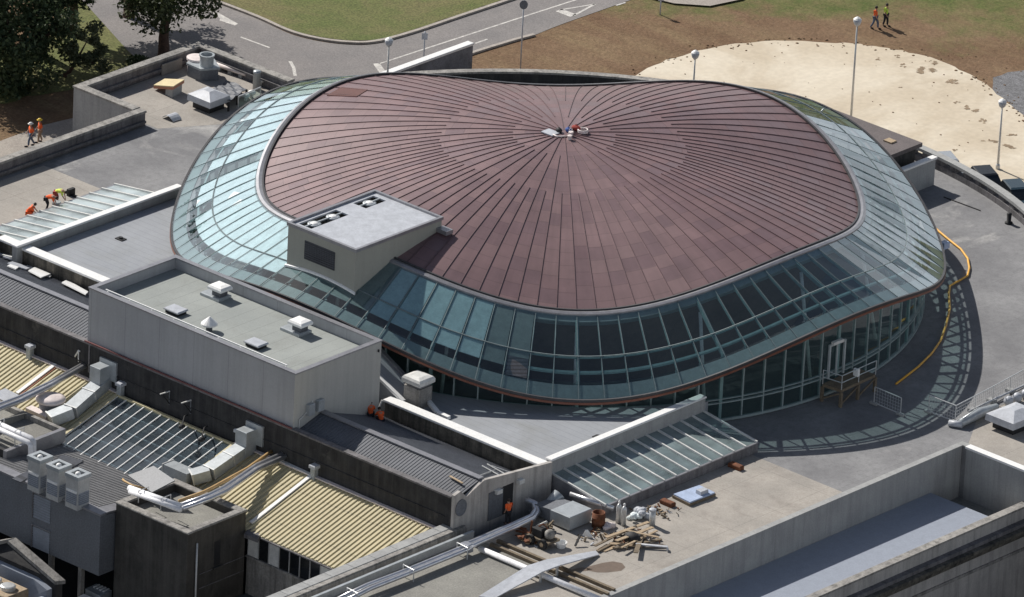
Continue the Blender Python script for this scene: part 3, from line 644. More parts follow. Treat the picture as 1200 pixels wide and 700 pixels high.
# backing panels behind some of the panes
def backing(d0, d1, mat, r0=R0 + .1, r1=RD - .3, dz=-.055, gap=.0):
    i0, i1 = round(d0 / (360 / NB)), round(d1 / (360 / NB))
    for i in range(i0, i1):
        a0 = R_(360 / NB * i) + .004; a1 = R_(360 / NB * (i + 1)) - .004; rs = [r0 + (r1 - r0) * k / 4 for k in range(5)]; mb = MB()
        tops = [[(r * math.cos(a), r * math.sin(a), zg(r, a) + dz) for r in rs] for a in (a0, a1)]
        lowr = [[(x, y, z - .04) for x, y, z in t_] for t_ in tops]
        mb.loft([[tops[0][k], tops[1][k], lowr[1][k], lowr[0][k]] for k in range(5)])
        mb.build('blind', mat, dome)

for i_ in range(-55, -35):  # added panels with gaps; their colour stands in for pale reflected sky
    f_ = rng.random(); d_ = i_ * 3.75 + .01
    if f_ < .62: backing(d_, d_ + 3.75, M['blind_deep'])
    elif f_ < .78: backing(d_, d_ + 3.75, M['blind_deep'], R0 + .1, RM)
    elif f_ < .9: backing(d_, d_ + 3.75, M['blind_deep'], RM, RD - .3)
backing(-131.25, -97.5, M['blind']); backing(-78.75, -60, M['blind_mid']); backing(-97.5, -78.75, M['blind_dim']); backing(-60, -52.5, M['blind_dim']); backing(-56.25, -52.5, M['louvre'], 23.8, 25.0, -.045)
# drum wall
dw = MB()
for i in range(NB):
    a0, a1 = bars[i], bars[i] + 2 * math.pi / NB
    dw.add([(RD * math.cos(a0), RD * math.sin(a0), .1), (RD * math.cos(a1), RD * math.sin(a1), .1), (RD * math.cos(a1), RD * math.sin(a1), zg(RD, a1) - .3), (RD * math.cos(a0), RD * math.sin(a0), zg(RD, a0) - .3)], [(0, 1, 2, 3)])
drum = dw.build('glass_wall', M['wall_glass'], dome)
for i, a in enumerate(bars):
    wd = .22 if i % 6 == 0 else .09
    d = Vector((math.cos(a), math.sin(a), 0)); t = Vector((-d.y, d.x, 0)) * wd / 2
    p0 = d * (RD - .12); p1 = d * (RD + .07); z1 = zg(RD, a) - .3
    MB().loft([[p0 - t + Vector((0, 0, .02)), p1 - t + Vector((0, 0, .02)), p1 + t + Vector((0, 0, .02)), p0 + t + Vector((0, 0, .02))],
               [p0 - t + Vector((0, 0, z1)), p1 - t + Vector((0, 0, z1)), p1 + t + Vector((0, 0, z1)), p0 + t + Vector((0, 0, z1))]]).build('mullion', M['mullion'] if i % 6 else M['teal_frame'], dome)
for zz, h_ in ((.06, .16), (1.35, .08), (1.62, .05)):
    ring_loft(MB(), lambda a: [(RD - .08, zz), (RD + .1, zz), (RD + .1, zz + h_), (RD - .08, zz + h_)]).build('transom', M['mullion'], dome)
# interior: floor, ring wall, columns
MB().lathe((0, 0, 0), ((24.6, .01), (24.6, .05)), 96).build('hall_floor', M['floor_in'], dome)
ring_loft(MB(), lambda a: [(16.6, .06), (16.9, .06), (RC - .2, zc(a) - .95), (RC - .5, zc(a) - .95)]).build('inner_bowl', M['bowl'], dome)
for i in range(0, NB, 6):
    a = bars[i]; d = Vector((math.cos(a), math.sin(a), 0))
    MB().tube([d * 22.6 + Vector((0, 0, .05)), d * 21.2 + Vector((0, 0, zg(21.2, a) - .5))], .12, 8).build('column', M['offwhite'], dome, True)

# ---------------------------------------------------------------- things on the dome
def plant_room():
    z = 9.75
    c = [PAX(0, 0, 0, 0)]; x0, x1, y0, y1 = -3.0, 3.05, -23.55, -15.3
    t = thing('plant_room', 'cream plant box with grey lid and side louvre straddling the glass and copper roof', 'plant room', (0, -19.5, 0))
    # side walls follow the roof beneath: bottom line a little inside the roof surface
    def zb(x, y): r = math.hypot(x, y); a = math.atan2(y, x); return (zg(r, a) if r > R0 else zcop(min(r, RC), a)) - .05
    n = 10; per = [(x0 + (x1 - x0) * i / n, y0) for i in range(n)] + [(x1, y0 + (y1 - y0) * i / n) for i in range(n)] + [(x1 - (x1 - x0) * i / n, y1) for i in range(n)] + [(x0, y1 - (y1 - y0) * i / n) for i in range(n)]
    MB().loft([[(x, y, zb(x, y)) for x, y in per], [(x, y, z - .12) for x, y in per]], cap=False).build('wall', M['cream'], t)
    rf = MB()
    rf.box(x0 - .08, x1 + .08, y0 - .08, y0 + .12, z - .12, z + .1); rf.box(x0 - .08, x1 + .08, y1 - .12, y1 + .08, z - .12, z + .1)
    rf.box(x0 - .08, x0 + .12, y0 + .12, y1 - .12, z - .12, z + .1); rf.box(x1 - .12, x1 + .08, y0 + .12, y1 - .12, z - .12, z + .1)
    rf.build('coping', M['trim'], t)
    lid = MB()
    # lid panel with two openings along its left edge
    xs = [x0 + .12, x0 + .4, x0 + 1.55, x1 - .12]; ys = [y0 + .12, y0 + 1.5, y0 + 4.6, y0 + 5.9, y1 - 1.2, y1 - .12]
    ys = [y0 + .12, y0 + .55, y0 + 4.1, y1 - 2.5, y1 - .55, y1 - .12]
    for i in range(3):
        for j in range(5):
            if i == 1 and j in (1, 3): continue
            lid.box(xs[i], xs[i + 1], ys[j], ys[j + 1], z - .16, z - .04)
    lid.build('roof_lid', M['lid'], t)
    for ya, yb, nb in ((ys[1], ys[2], 2), (ys[3], ys[4], 1)):
        MB().box(xs[1], xs[2], ya, yb, z - .95, z - .85).build('pit', M['black'], t)
        for k in range(nb):
            cy_ = ya + (yb - ya) * (k + .5) / nb; cx_ = (xs[1] + xs[2]) / 2
            fan = MB().lathe((cx_, cy_, z - .85), ((.42, 0), (.42, .65), (.46, .66), (.46, .75), (.3, .76)), 18).build('extract_fan', M['duct'], t, True)
            MB().ball((cx_, cy_, z - .14), .3, 14, 8, (1, 1, .5)).build('fan_dome', M['white'], fan, True)
        fr_ = MB(); fr_.box(xs[1] + .5, xs[1] + .6, ya, yb, z - .13, z - .05); fr_.build('cross_bar', M['duct'], t)
    lv = MB(); lv.box(x0 + 1.55, x0 + 4.25, y0 - .05, y0 + .05, 7.75, 9.05)
    for k in range(9): lv.box(x0 + 1.6, x0 + 4.2, y0 - .09, y0 - .045, 7.8 + k * .14, 7.86 + k * .14)
    lv.build('louvre', M['louvre'], t)
    fl = MB(); per2 = [(x0 - .12 + (x1 - x0 + .24) * i / n, y0 - .02) for i in range(n + 1)]
    rings = [[(x, y0 - .1, zb(x, y0) + .03), (x, y0 - .1, zb(x, y0) + .16), (x, y0 + .0, zb(x, y0) + .2), (x, y0, zb(x, y0) + .03)] for x, _ in per2]; fl.loft(rings)
    fl.build('flashing', M['white'], t)
    MB().box(x1 + .0, x1 + .9, y1 - .5, y1 + .15, zb(x1, y1) + .0, zb(x1, y1) + .28).build('flashing', M['trim'], t)
plant_room()
# heap of roofing gear on the apex
def apexp(px, py): return at_edge(px, py, 0)
def small_bag(name, px, py, r, mat, label, cat, sq=(1, .8, .7)):
    p = apexp(px, py)
    mb = MB(); mb.ball(p + Vector((0, 0, r * .6)), r, 10, 7, sq); mb.tube([p + Vector((-.12, 0, r * 1.1)), p + Vector((0, 0, r * 1.5)), p + Vector((.12, 0, r * 1.1))], .025, 6)
    tag(mb.build(name, mat, None, True, p), label, cat)
small_bag('gear_bag', 666, 155, .25, M['blue_panel'] if False else plain('blue_nylon', (.05, .10, .30), rough=.8), 'small blue gear bag among the tools at the top of the copper dome', 'bag')
small_bag('gear_bag', 675, 153, .3, M['red_cloth'], 'dark red gear bag at the top of the copper dome', 'bag', (1.2, .8, .6))
small_bag('gear_bag', 655, 155.5, .25, M['black'], 'small black bag at the left of the heap on the dome top', 'bag')
for px, py, lb in ((669, 159.5, 'upper'), (667.5, 164, 'lower')):
    p = apexp(px, py); mb = MB(); mb.lathe(p, ((.13, -.02), (.16, .28), (.17, .3), (.0, .31)), 14); mb.tube([p + Vector((-.2, 0, .34)), p + Vector((-.1, 0, .5)), p + Vector((.1, 0, .5)), p + Vector((.2, 0, .34))], .015, 5)
    tag(mb.build('bucket', M['pinkcap'], None, False, p), 'pale bucket on the copper dome top, %s of the two in front of the bags' % lb, 'bucket')
p = apexp(683, 155.5); mb = MB()
for k in range(4): mb.tube([p + Vector((.33 * math.cos(a), .33 * math.sin(a), .06 + .05 * k)) for a in [2 * math.pi * i / 16 for i in range(17)]], .045, 6)
tag(mb.build('rope_coil', M['pinkcap'], None, True, p), 'coil of pale rope lying at the right of the gear on the dome top', 'rope')
p = apexp(645, 156.5); tag(MB().loft([[p + Vector((x, y, .02)) for x, y in ((-.5, -.4), (.5, -.4), (.5, .4), (-.5, .4))], [p + Vector((x, y, .1)) for x, y in ((-.5, -.4), (.5, -.4), (.5, .4), (-.5, .4))]]).build('sheet', M['lid'], None, False, p), 'light grey flat sheet lying left of the gear on the dome top', 'sheet')
pp = [apexp(x, y) for x, y in ((648, 159), (652, 161), (658, 161.5), (664, 160.5))]
tag(MB().tube([v + Vector((0, 0, .06)) for v in pp], .06, 6).build('hose', M['pinkcap'], None, True), 'short loop of pinkish hose in front of the gear on the dome top', 'hose')

# ================================================================== CURVED BALUSTRADE AND REAR PORCH
def curved_wall(a0, a1, n, label, name='balustrade', gaps=True):
    t = thing(name, label, 'balustrade', (35 * math.cos(R_((a0 + a1) / 2)), 35 * math.sin(R_((a0 + a1) / 2)), 0))
    def band(r0, r1, z0, z1, nm, mat):
        mb = MB(); mb.loft([[(r * math.cos(a), r * math.sin(a), z) for r, z in ((r0, z0), (r1, z0), (r1, z1), (r0, z1))] for a in [R_(a0 + (a1 - a0) * i / n) for i in range(n + 1)]]); mb.build(nm, mat, t)
    band(34.75, 35.25, .004, .42, 'plinth', M['parapet']); band(34.7, 35.3, .82, 1.04, 'coping', M['concrete'])
    m_ = int(abs(a1 - a0) / 2.3)
    for i in range(m_):
        c = R_(a0 + (a1 - a0) * (i + .5) / m_); hw = R_(.55)
        mb = MB(); mb.loft([[(r * math.cos(a), r * math.sin(a), z) for r, a in ((34.8, c - hw), (35.2, c - hw), (35.2, c + hw), (34.8, c + hw))] for z in (.42, .82)]); mb.build('baluster', M['parapet'], t)
curved_wall(17.2, 88, 44, 'curved grey balustrade with square openings beside the parked cars')
# solid stretch at the back; the shade on its inner face is coloured black
t = thing('parapet_wall', 'curved dark parapet with pale coping running behind the far edge of the dome', 'wall', (-24.7, 24.7, 0))
mb = MB(); mb.loft([[(r * math.cos(a), r * math.sin(a), z) for r, z in ((34.75, .004), (35.2, .004), (35.2, .9), (34.75, .9))] for a in [R_(97 + 65.8 * i / 40) for i in range(41)]]); mb.build('wall', M['black_wall'], t)
mb = MB(); mb.loft([[(r * math.cos(a), r * math.sin(a), z) for r, z in ((34.68, .9), (35.28, .9), (35.28, 1.05), (34.68, 1.05))] for a in [R_(97 + 65.8 * i / 40) for i in range(41)]]); mb.build('coping', M['conc_old'], t)
# porch block on the rear axis
def porch():
    t = thing('porch', 'brown flat-roofed porch block with pale grey side wall behind the right rim of the dome', 'porch', (0, 30, 0))
    MB().box(5.9, 6.2, 28.2, 32.2, .004, 1.95).build('side_wall', M['concrete'], t); MB().box(-6.2, -5.9, 28.2, 32.2, .004, 1.95).build('side_wall', M['concrete'], t)
    MB().box(5.82, 6.28, 28.1, 32.3, 1.952, 2.1).build('coping', M['white'], t); MB().box(-6.28, -5.82, 28.1, 32.3, 1.952, 2.1).build('coping', M['conc_old'], t)
    MB().box(-5.2, 4.9, 26.9, 31.5, .004, 2.7).build('core', M['black_wall'], t)
    MB().box(-5.3, 5.3, 26.4, 31.75, 2.702, 3.0).build('roof', surf('brown_roof_felt', (.15, .13, .13), (.12, .105, .105), rough=.85), t)
    MB().box(3.3, 4.0, 29.9, 30.5, 3.0, 3.1).build('hatch', M['timber'], t)
porch()
# ================================================================== LEFT PARAPETS AND ANNEX
def straight_parapet(label, x0, x1, y0, y1, z0, z1, cat='wall', name='parapet_wall', mat='parapet', cap='conc_old', over=.06, capt=.16, ledge=None):
    t = thing(name, label, cat, ((x0 + x1) / 2, (y0 + y1) / 2, z0))
    MB().box(x0, x1, y0, y1, z0, z1 - capt).build('wall', M[mat], t)
    MB().bevbox(x0 - over, x1 + over, y0 - over, y1 + over, z1 - capt, z1, .03).build('coping', M[cap], t)
    if ledge: MB().box(*ledge).build('ledge', M[mat], t)
    return t
straight_parapet('long dark parapet on the left edge of the terrace beside the path', -38.0, -37.42, -40, -1.4, -2.6, 1.1, ledge=(-37.41, -37.2, -40, -1.5, .25, .42))
straight_parapet('parapet of the rear annex overlooking the trees', -43.9, -43.3, -1.3, 10.6, -2.6, 1.15, ledge=(-43.29, -43.1, -.6, 9.9, .3, .5))
straight_parapet('pink-topped parapet along the road side of the rear annex', -43.2, -34.6, 10.05, 10.6, .004, 1.15, cap='conc_old', ledge=(-43, -35, 9.85, 10.04, .5, .62))
straight_parapet('short pale parapet closing the front of the rear annex', -43.9, -38.1, -1.95, -1.35, -2.6, 1.15, mat='concrete')
tag(MB().bevbox(-41.2, -38.2, -3.3, -2.0, -2.49, -1.5, .2).build('step_block', M['concrete'], None), 'pale stepped plinth at the foot of the short annex wall', 'plinth')
straight_parapet('pale retaining wall rising beside the road', *(lambda a: (a.x - .5, a.x, a.y - 12.5, a.y, GZ, -.35))(P(554.5, 50.5, -.35)), mat='retain', cap='white', name='retaining_wall')
# plant on the left annex roof
def hip_hood(name, corners_px, z, h, base_h, label, mat='duct', inset=.5):
    p = [P(x, y, z) for x, y in corners_px]; c = sum(p, Vector()) / 4
    t = thing(name, label, 'roof vent', (c.x, c.y, 0))
    q = [c + (v - c) * .72 for v in p]
    MB().loft([[(v.x, v.y, .008) for v in q], [(v.x, v.y, z - .01) for v in q]]).build('curb', M['black'], t)
    top_ = [c + (v - c) * inset * .5 for v in p]
    MB().loft([[(v.x, v.y, z) for v in p], [(v.x, v.y, z + base_h) for v in [c + (v - c) * .97 for v in p]], [(v.x, v.y, z + base_h + h) for v in top_]]).build('hood', M[mat], t)
    return t
hip_hood('roof_vent', ((219, 117), (246, 128), (270, 119), (243, 108)), .55, .35, .45, 'pale blue hipped vent hood on the left annex roof beside the glass', 'lid', .5)
hip_hood('roof_vent', ((1154, 492), (1187, 505), (1222, 491), (1190, 478)), .55, .35, .45, 'pale hipped vent hood on the right annex roof by the insulated pipes', 'lid', .5)
def slant_hood():
    t = thing('roof_vent', 'slanted vent hood with yellow top and orange edge on the left annex roof', 'roof vent', P(200, 105, 0))
    a = [P(180, 100.5, .35), P(203, 102, .95), P(216, 94, .95), P(193, 93, .35)]
    MB().loft([[v - Vector((0, 0, .22)) for v in a], [v - Vector((0, 0, .02)) for v in a]]).build('fascia', M['orange_edge'], t)
    MB().loft([[v - Vector((0, 0, .019)) for v in a], [v + Vector((0, 0, .05)) for v in a]]).build('top', M['orange_roof'], t)
    b = [a[0].lerp(a[1], .55), a[1].lerp(a[0], .04), a[2].lerp(a[3], .04), a[3].lerp(a[2], .55)]; c = sum(b, Vector()) / 4; b = [c + (v - c) * .86 for v in b]
    MB().loft([[(v.x, v.y, .008) for v in b], [(v.x, v.y, v.z - .25) for v in b]]).build('curb', M['concrete'], t)
slant_hood()
def fan_housing():
    base = P(237, 92, 0)
    t = thing('extractor', 'blue-grey roof extractor with round stack in the far corner of the left annex', 'extractor', base)
    p = [P(x, y, .9) for x, y in ((220, 75.5), (235, 82), (256, 80.5), (250, 71), (228, 69))]
    MB().loft([[(v.x, v.y, .008) for v in p], [(v.x, v.y, .85) for v in p]]).build('housing', M['plant_wall'], t)
    c = sum(p, Vector()) / 5; q = [c + (v - c) * 1.1 for v in p]
    MB().loft([[(v.x, v.y, .851) for v in q], [(v.x, v.y, 1.0) for v in q]]).build('lid', M['duct'], t)
    s = P(242, 77, 1.0); MB().lathe(s, ((.5, 0), (.5, .75), (.56, .76), (.56, .85), (.42, .85), (.42, .5)), 20).build('stack', M['duct'], t, False)
    s2 = P(230, 71, .9); MB().lathe(s2 - Vector((0, 0, .89)), ((.62, 0), (.62, .95), (.7, 1.0), (.7, 1.15), (.2, 1.2)), 20).build('cowl', M['pinkcap'], t, False)
fan_housing()
def grey_tray():
    t = thing('roof_tray', 'crumpled grey sheet cover propped on the left annex roof', 'cover', P(275, 110, 0))
    gx = 8; a, b, c, d = P(249, 104, .25), P(268, 119, .75), P(289, 104, .75), P(268, 94, .3)
    rings = []
    for i in range(gx + 1):
        f = i / gx; l, r = a.lerp(b, f), d.lerp(c, f); rings.append([l.lerp(r, k / gx) + Vector((0, 0, .07 * math.sin(k * 2.1 + i) )) for k in range(gx + 1)])
    lo = [[v - Vector((0, 0, .06)) for v in r] for r in rings]
    mb = MB(); mb.loft(rings, cap=False, closed=False); mb.loft(lo, cap=False, closed=False)
    mb.build('sheet', M['shed'], t)
    for v in (b, c, b.lerp(c, .5)): MB().box(v.x - .06, v.x + .06, v.y - .06, v.y + .06, .008, v.z - .07).build('leg', M['black'], t)
grey_tray()
st = P(300.5, 105, 0); mbs = MB().lathe(st, ((.28, .008), (.26, 1.25), (.28, 1.26), (.28, 1.4), (.1, 1.45)), 16)
tag(mbs.build('flue', M['duct'], None, True, st), 'slim pale blue flue standing on the left annex beside the glass edge', 'flue')
for k, (x, y) in enumerate(((288, 118.5), (295, 115), (305, 100.5), (312, 98.5))):
    p = P(x, y, 0); mb = MB(); mb.lathe(p, ((.12, .008), (.12, .32)), 12); mb.lathe(p, ((.27, .322), (.3, .4), (.24, .52), (.08, .58)), 14)
    tag(mb.build('roof_cowl', M['white'], None, True, p), ('white mushroom cowl by the grey sheet cover, %s of the pair', 'white mushroom cowl beside the slim flue, %s of the pair')[k // 2] % ('left', 'right')[k % 2], 'vent cowl')
mbp = MB()
tt = thing('pipe_run', 'pale pipe run and supports along the back parapet of the left annex', 'pipes', P(270, 78, 0))
for off, r in ((0, .17), (.7, .12)):
    a, b = P(252 + off * 8, 75, .4), P(288 + off * 12, 87 - off * 3, .4)
    MB().tube([a, a.lerp(b, .5), b], r, 10).build('pipe', M['pinkcap'], tt, True)
    for f in (.15, .5, .85): v = a.lerp(b, f); MB().box(v.x - .15, v.x + .15, v.y - .12, v.y + .12, .008, .26).build('support', M['concrete'], tt)
tt = thing('junction_box', 'row of small grey boxes and rail by the back parapet near the flue', 'box', P(282, 78, 0))
for x, y in ((277, 77), (287, 82.5)): v = P(x, y, .1); MB().bevbox(v.x - .4, v.x + .4, v.y - .25, v.y + .25, .008, .55).build('box', M['duct'], tt)
a, b = P(283, 81, .45), P(318, 95, .45); MB().tube([a, b], .06, 8).build('rail', M['white'], tt)
# long pale board on annex wall + loose panel
p = P(193, 77, .3); tag(MB().box(-43.1, -43.02, p.y - 1.0, p.y + 1.0, .02, .85).build('board', M['paving'], None), 'beige board leaning on the inside of the annex parapet', 'board')
q = [P(x, y, .25) for x, y in ((190, 135), (201, 131), (213, 137), (203, 140))]
rings = []
for i in range(7):
    f = i / 6; l, r = q[0].lerp(q[3], f), q[1].lerp(q[2], f); h = .28 * math.sin(f * math.pi) - .2
    rings.append([l + Vector((0, 0, h)), r + Vector((0, 0, h)), r + Vector((0, 0, h + .04)), l + Vector((0, 0, h + .04))])
tag(MB().loft(rings).build('curved_sheet', M['lid'], None), 'small curved grey sheet lying on the left annex deck', 'sheet')
q = [P(279, 128, 0), P(305, 117, 0)]
tt = thing('guard_rail', 'short grey guard rail beside the hipped vent at the left glass edge', 'rail', q[0])
for f in (0, 1): v = q[0].lerp(q[1], f); MB().tube([v + Vector((0, 0, .01)), v + Vector((0, 0, .95))], .04, 6).build('post', M['steel'], tt)
MB().tube([q[0] + Vector((0, 0, .95)), q[1] + Vector((0, 0, .95))], .045, 6).build('top_rail', M['steel'], tt)
MB().add([q[0] + Vector((0, 0, .08)), q[1] + Vector((0, 0, .08)), q[1] + Vector((0, 0, .88)), q[0] + Vector((0, 0, .88))], [(0, 1, 2, 3)]).build('panel', M['wall_glass'], tt)
p = P(286, 145, 0)
tag(MB().ball(p + Vector((0, 0, .12)), .35, 12, 7, (1.2, .8, .5)).build('sack', M['white'], None, True, p), 'small white sack on the terrace beside the left glass edge', 'sack')

# ================================================================== MIDDLE ROOFS BETWEEN DOME AND SHEDS
a_r = math.degrees(math.atan2(-9.1, 23)); outer = [(-24.0, -26.1), (23.0, -26.1), (23.0, -9.1)]
inner = arc(24.9, a_r, -180 - math.degrees(math.atan2(-6.6, -24)) - 360 + 180 if False else -164.6, 80)
tag(MB().prism([(-24.0, -26.0), (22.6, -26.0), (22.6, -10.4)] + arc(24.92, -24.7, -164.6, 90), .004, 1.7).build('flat_roof', M['grey_roof'], None), 'low pale grey sheet roof wrapping the front of the glass drum', 'roof')
for px, py, lb in ((141.5, 280.5, 'left roof below the lift house'), (701, 513, 'right roof in front of the drum')):
    p = P(px, py, 1.7); mb = MB(); mb.box(p.x - .32, p.x + .32, p.y - .25, p.y + .25, 1.702, 1.76); mb.lathe((p.x, p.y, 1.76), ((.14, 0), (.14, .1)), 10)
    tag(mb.build('roof_drain', M['black'], None), 'small dark square drain in the ' + lb, 'drain')
# parapets with white coping
straight_parapet('dark stained parapet wall with bright white coping in front of the right grey roof', 9.1, 22.95, -26.75, -26.15, 0.0, 2.15, mat='mossy_wall', cap='white', over=.1)
straight_parapet('mossy parapet wall with bright white coping left of the lift house', -26.4, -9.62, -26.75, -26.15, 0.0, 2.15, mat='mossy_wall', cap='white', over=.1)

# ---------------------------------------------------------------- big lift house
def lift_house():
    x0, x1, y0, y1, z = -9.55, 8.98, -35.3, -27.25, 6.45
    t = thing('lift_house', 'large grey concrete box with a recessed pale roof in front of the dome', 'building', (0, -31, 0))
    th = .28; zr = 5.65
    w_ = MB(); w_.box(x0, x1, y0, y0 + th, 0, z - .1); w_.box(x0, x1, y1 - th, y1, 0, z - .1); w_.box(x0, x0 + th, y0 + th, y1 - th, 0, z - .1); w_.box(x1 - th, x1, y0 + th, y1 - th, 0, z - .1)
    w_.build('wall', M['box_wall'], t)
    MB().box(x1 + .002, x1 + .03, y0 - .03, y1, 0, z - .102).build('side_wall', M['box_side'], t); x1 = x1 + .03  # side sheet coloured lighter than the front: its brighter light painted in
    c = MB(); o = .05; c.box(x0 - o, x1 + o, y0 - o, y0 + th + o, z - .1, z); c.box(x0 - o, x1 + o, y1 - th - o, y1 + o, z - .1, z); c.box(x0 - o, x0 + th + o, y0 + th + o, y1 - th - o, z - .1, z); c.box(x1 - th - o, x1 + o, y0 + th + o, y1 - th - o, z - .1, z)
    c.build('coping', M['trim'], t)
    MB().box(x0 + th, x1 - th, y0 + th, y1 - th, zr - .2, zr).build('roof', M['lift_roof'], t)
    MB().box(x0 + th + .7, x1 - th - 1.0, y0 + th + .22, y0 + th + .30, z - .06, z + .02).build('cable_rail', M['white'], t)
    for k in range(9): xx = x0 + 1.2 + k * 2; MB().box(xx, xx + .06, y0 + th, y0 + th + .24, z - .12, z - .06).build('rail_bracket', M['white'], t)
    # paired grey boxes and cables on the right face
    for px, py in ((362, 479), (373, 474)):
        v = PAX(px, py, 0, x1); MB().bevbox(x1 + .002, x1 + .3, v.y - .28, v.y + .28, v.z - .38, v.z + .4, .03).build('isolator_box', M['duct'], t)
    v = PAX(350, 497, 0, x1); MB().tube([v + Vector((.05, 0, -.3)), v + Vector((.05, 0, .3)), v + Vector((.05, .6, .6)), v + Vector((.05, 1.2, 1.3))], .035, 6).build('cable', M['offwhite'], t)
    v = PAX(443, 411, 0, x1); MB().lathe((x1 + .06, v.y, v.z), ((.06, -.08), (.06, .08)), 8).build('wall_light', M['black'], t)
    return zr
zr = lift_house()
def roof_fan(px, py, label, sc_=1.0):
    p = P(px, py, zr); t = thing('roof_fan', label, 'roof fan', p)
    MB().bevbox(p.x - .95 * sc_, p.x + .75 * sc_, p.y - .6 * sc_, p.y + .6 * sc_, zr + .003, zr + .22, .04).build('base_plate', M['duct'], t)
    MB().bevbox(p.x - .1, p.x + .62, p.y - .36, p.y + .36, zr + .222, zr + .62, .03).build('housing', M['shed'], t)
    MB().loft([[(p.x + .26 + s_ * f * .62, p.y + q_ * f * .56, zr + h) for s_, q_ in ((-1, -1), (1, -1), (1, 1), (-1, 1))] for f, h in ((.8, .58), (1, .66), (1, .8), (.85, .92), (.4, .98))]).build('hood', M['white'], t)
roof_fan(254, 348, 'white hooded fan nearest the dome on the lift house roof, left one')
roof_fan(348, 389, 'white hooded fan nearest the dome on the lift house roof, right one')
def roof_hatch(px, py, label):
    p = P(px, py, zr); t = thing('roof_hatch', label, 'hatch', p)
    MB().box(p.x - .55, p.x + .55, p.y - .42, p.y + .42, zr + .003, zr + .22).build('curb', M['black'], t)
    MB().bevbox(p.x - .65, p.x + .65, p.y - .5, p.y + .5, zr + .222, zr + .34, .05).build('lid', M['lid'], t)
roof_hatch(206, 367, 'pale blue flat skylight hatch on the lift house roof, left of the cowl')
roof_hatch(300, 406, 'pale blue flat skylight hatch on the lift house roof, right of the cowl')
p = P(245, 388, zr); t = thing('vent_cowl', 'white pointed cowl on the lift house roof between two hatches', 'vent cowl', p)
MB().lathe(p, ((.22, .003), (.22, .5)), 12).build('pipe', M['shed'], t); MB().lathe(p, ((.55, .45), (.55, .55), (.05, 1.0)), 16).build('cone', M['white'], t, False)
# lean-to on the right of the lift house
yb = -27.25
N1, N2 = PAX(441, 441, 1, -25.95), PAX(473, 472, 1, -25.95); F1, F2 = PAX(440, 406, 1, -24.3), PAX(476, 444, 1, -24.3)
N2.z = max(N2.z, 1.8); F2.z = max(F2.z, 1.8)
t = thing('lean_to', 'small sloping grey sheet roof tucked between lift house and drum', 'lean-to', (9.5, -25, 1.7))
MB().loft([[Vector((v.x, v.y, 1.702)) for v in (N1, N2, F2, F1)], [N1, N2, F2, F1]]).build('roof', M['grey_roof'], t)
for a_, b_, m_ in ((F1, F2, 'trim'), (N1, N2, 'white')): MB().beam(a_ + Vector((0, 0, .1)), b_ + Vector((0, 0, .1)), .28, .18).build('flashing', M[m_], t)
for pts in (((501, 469), (513, 484), (526, 490)),):
    v = [P(x, y, 2.0) for x, y in pts]; mb = MB()
    for a, b in zip(v[:-1], v[1:]): mb.beam(a, b, .3, .22)
    tag(mb.build('flashing', M['white'], None), 'stepped white flashing at the %s of the mushroom vent housing' % ('left foot' if pts[0][0] < 480 else 'right foot'), 'flashing')
def big_cowl():
    p = P(489, 474, 1.72); t = thing('roof_vent', 'square grey vent housing with rounded white hood beside the white coping', 'roof vent', p)
    MB().box(p.x - .68, p.x + .68, p.y - .62, p.y + .62, 1.702, 3.1).build('housing', M['conc_old'], t)
    MB().box(p.x - .58, p.x + .58, p.y - .52, p.y + .52, 3.102, 3.4).build('neck', M['trim'], t)
    MB().loft([[(p.x + s_ * f * .8, p.y + q_ * f * .75, h - .25) for s_, q_ in ((-1, -1), (1, -1), (1, 1), (-1, 1))] for f, h in ((.92, 3.55), (1, 3.62), (1, 3.85), (.88, 4.0), (.5, 4.08))]).build('hood', M['offwhite'], t)
big_cowl()

# ---------------------------------------------------------------- glazed lean-to skylights
def skylight(label, xr, xl, zr_, zl, y0, y1, nb, sgn, gm='sky_glass'):
    t = thing('skylight', label, 'skylight', ((xr + xl) / 2, (y0 + y1) / 2, 0))
    def zz(x): return zr_ + (zl - zr_) * (x - xr) / (xl - xr)
    MB().add([(xr, y0, zr_), (xl, y0, zl), (xl, y1, zl), (xr, y1, zr_)], [(0, 1, 2, 3)]).build('glass', M[gm], t)
    for k in range(nb + 1):
        y = y0 + (y1 - y0) * k / nb; MB().beam((xr, y, zr_ + .05), (xl + sgn * .1, y, zl + .05), .12, .12).build('glazing_bar', M['offwhite'], t)
    xe = xl + sgn * .12
    MB().box(min(xl - sgn * .1, xe), max(xl - sgn * .1, xe), y0 - .1, y1 + .1, .01, zl - .06).build('curb', M['parapet'], t)
    MB().box(min(xl - .15, xe), max(xl + .15, xe), y0 - .12, y1 + .12, zl - .058, zl + .0).build('sill', M['trim'], t)
    for y in (y0, y1):
        MB().extr([(xr, y - .06, .01), (xl, y - .06, .01), (xl, y - .06, zl), (xr, y - .06, zr_)], (0, .12, 0)).build('end_panel', M['trim'], t)
    bx0, bx1 = (xr - .45, xr - .002) if sgn > 0 else (xr + .002, xr + .45)
    MB().box(bx0, bx1, y0 - .1, y1 + .1, .3, 2.3).build('ridge_upstand', M['concrete'], t)
    MB().bevbox(bx0 - .06, bx1 + .06, y0 - .15, y1 + .15, 2.302, 2.42, .03).build('ridge_cap', M['white'], t)
    # louvres and mullions seen through the glass
    MB().box(min(xr, xl) + .3, max(xr, xl) - .3, y0 + .3, y1 - .3, .012, .05).build('inner_floor', M['blind_dim'], t)
    for k in range(nb):
        y = y0 + (y1 - y0) * (k + .5) / nb
    for f in (.45, .8): x = xr + (xl - xr) * f; MB().box(x - .05, x + .05, y0, y1, zz(x) - .3, zz(x) - .1).build('purlin', M['pale_frame'], t)
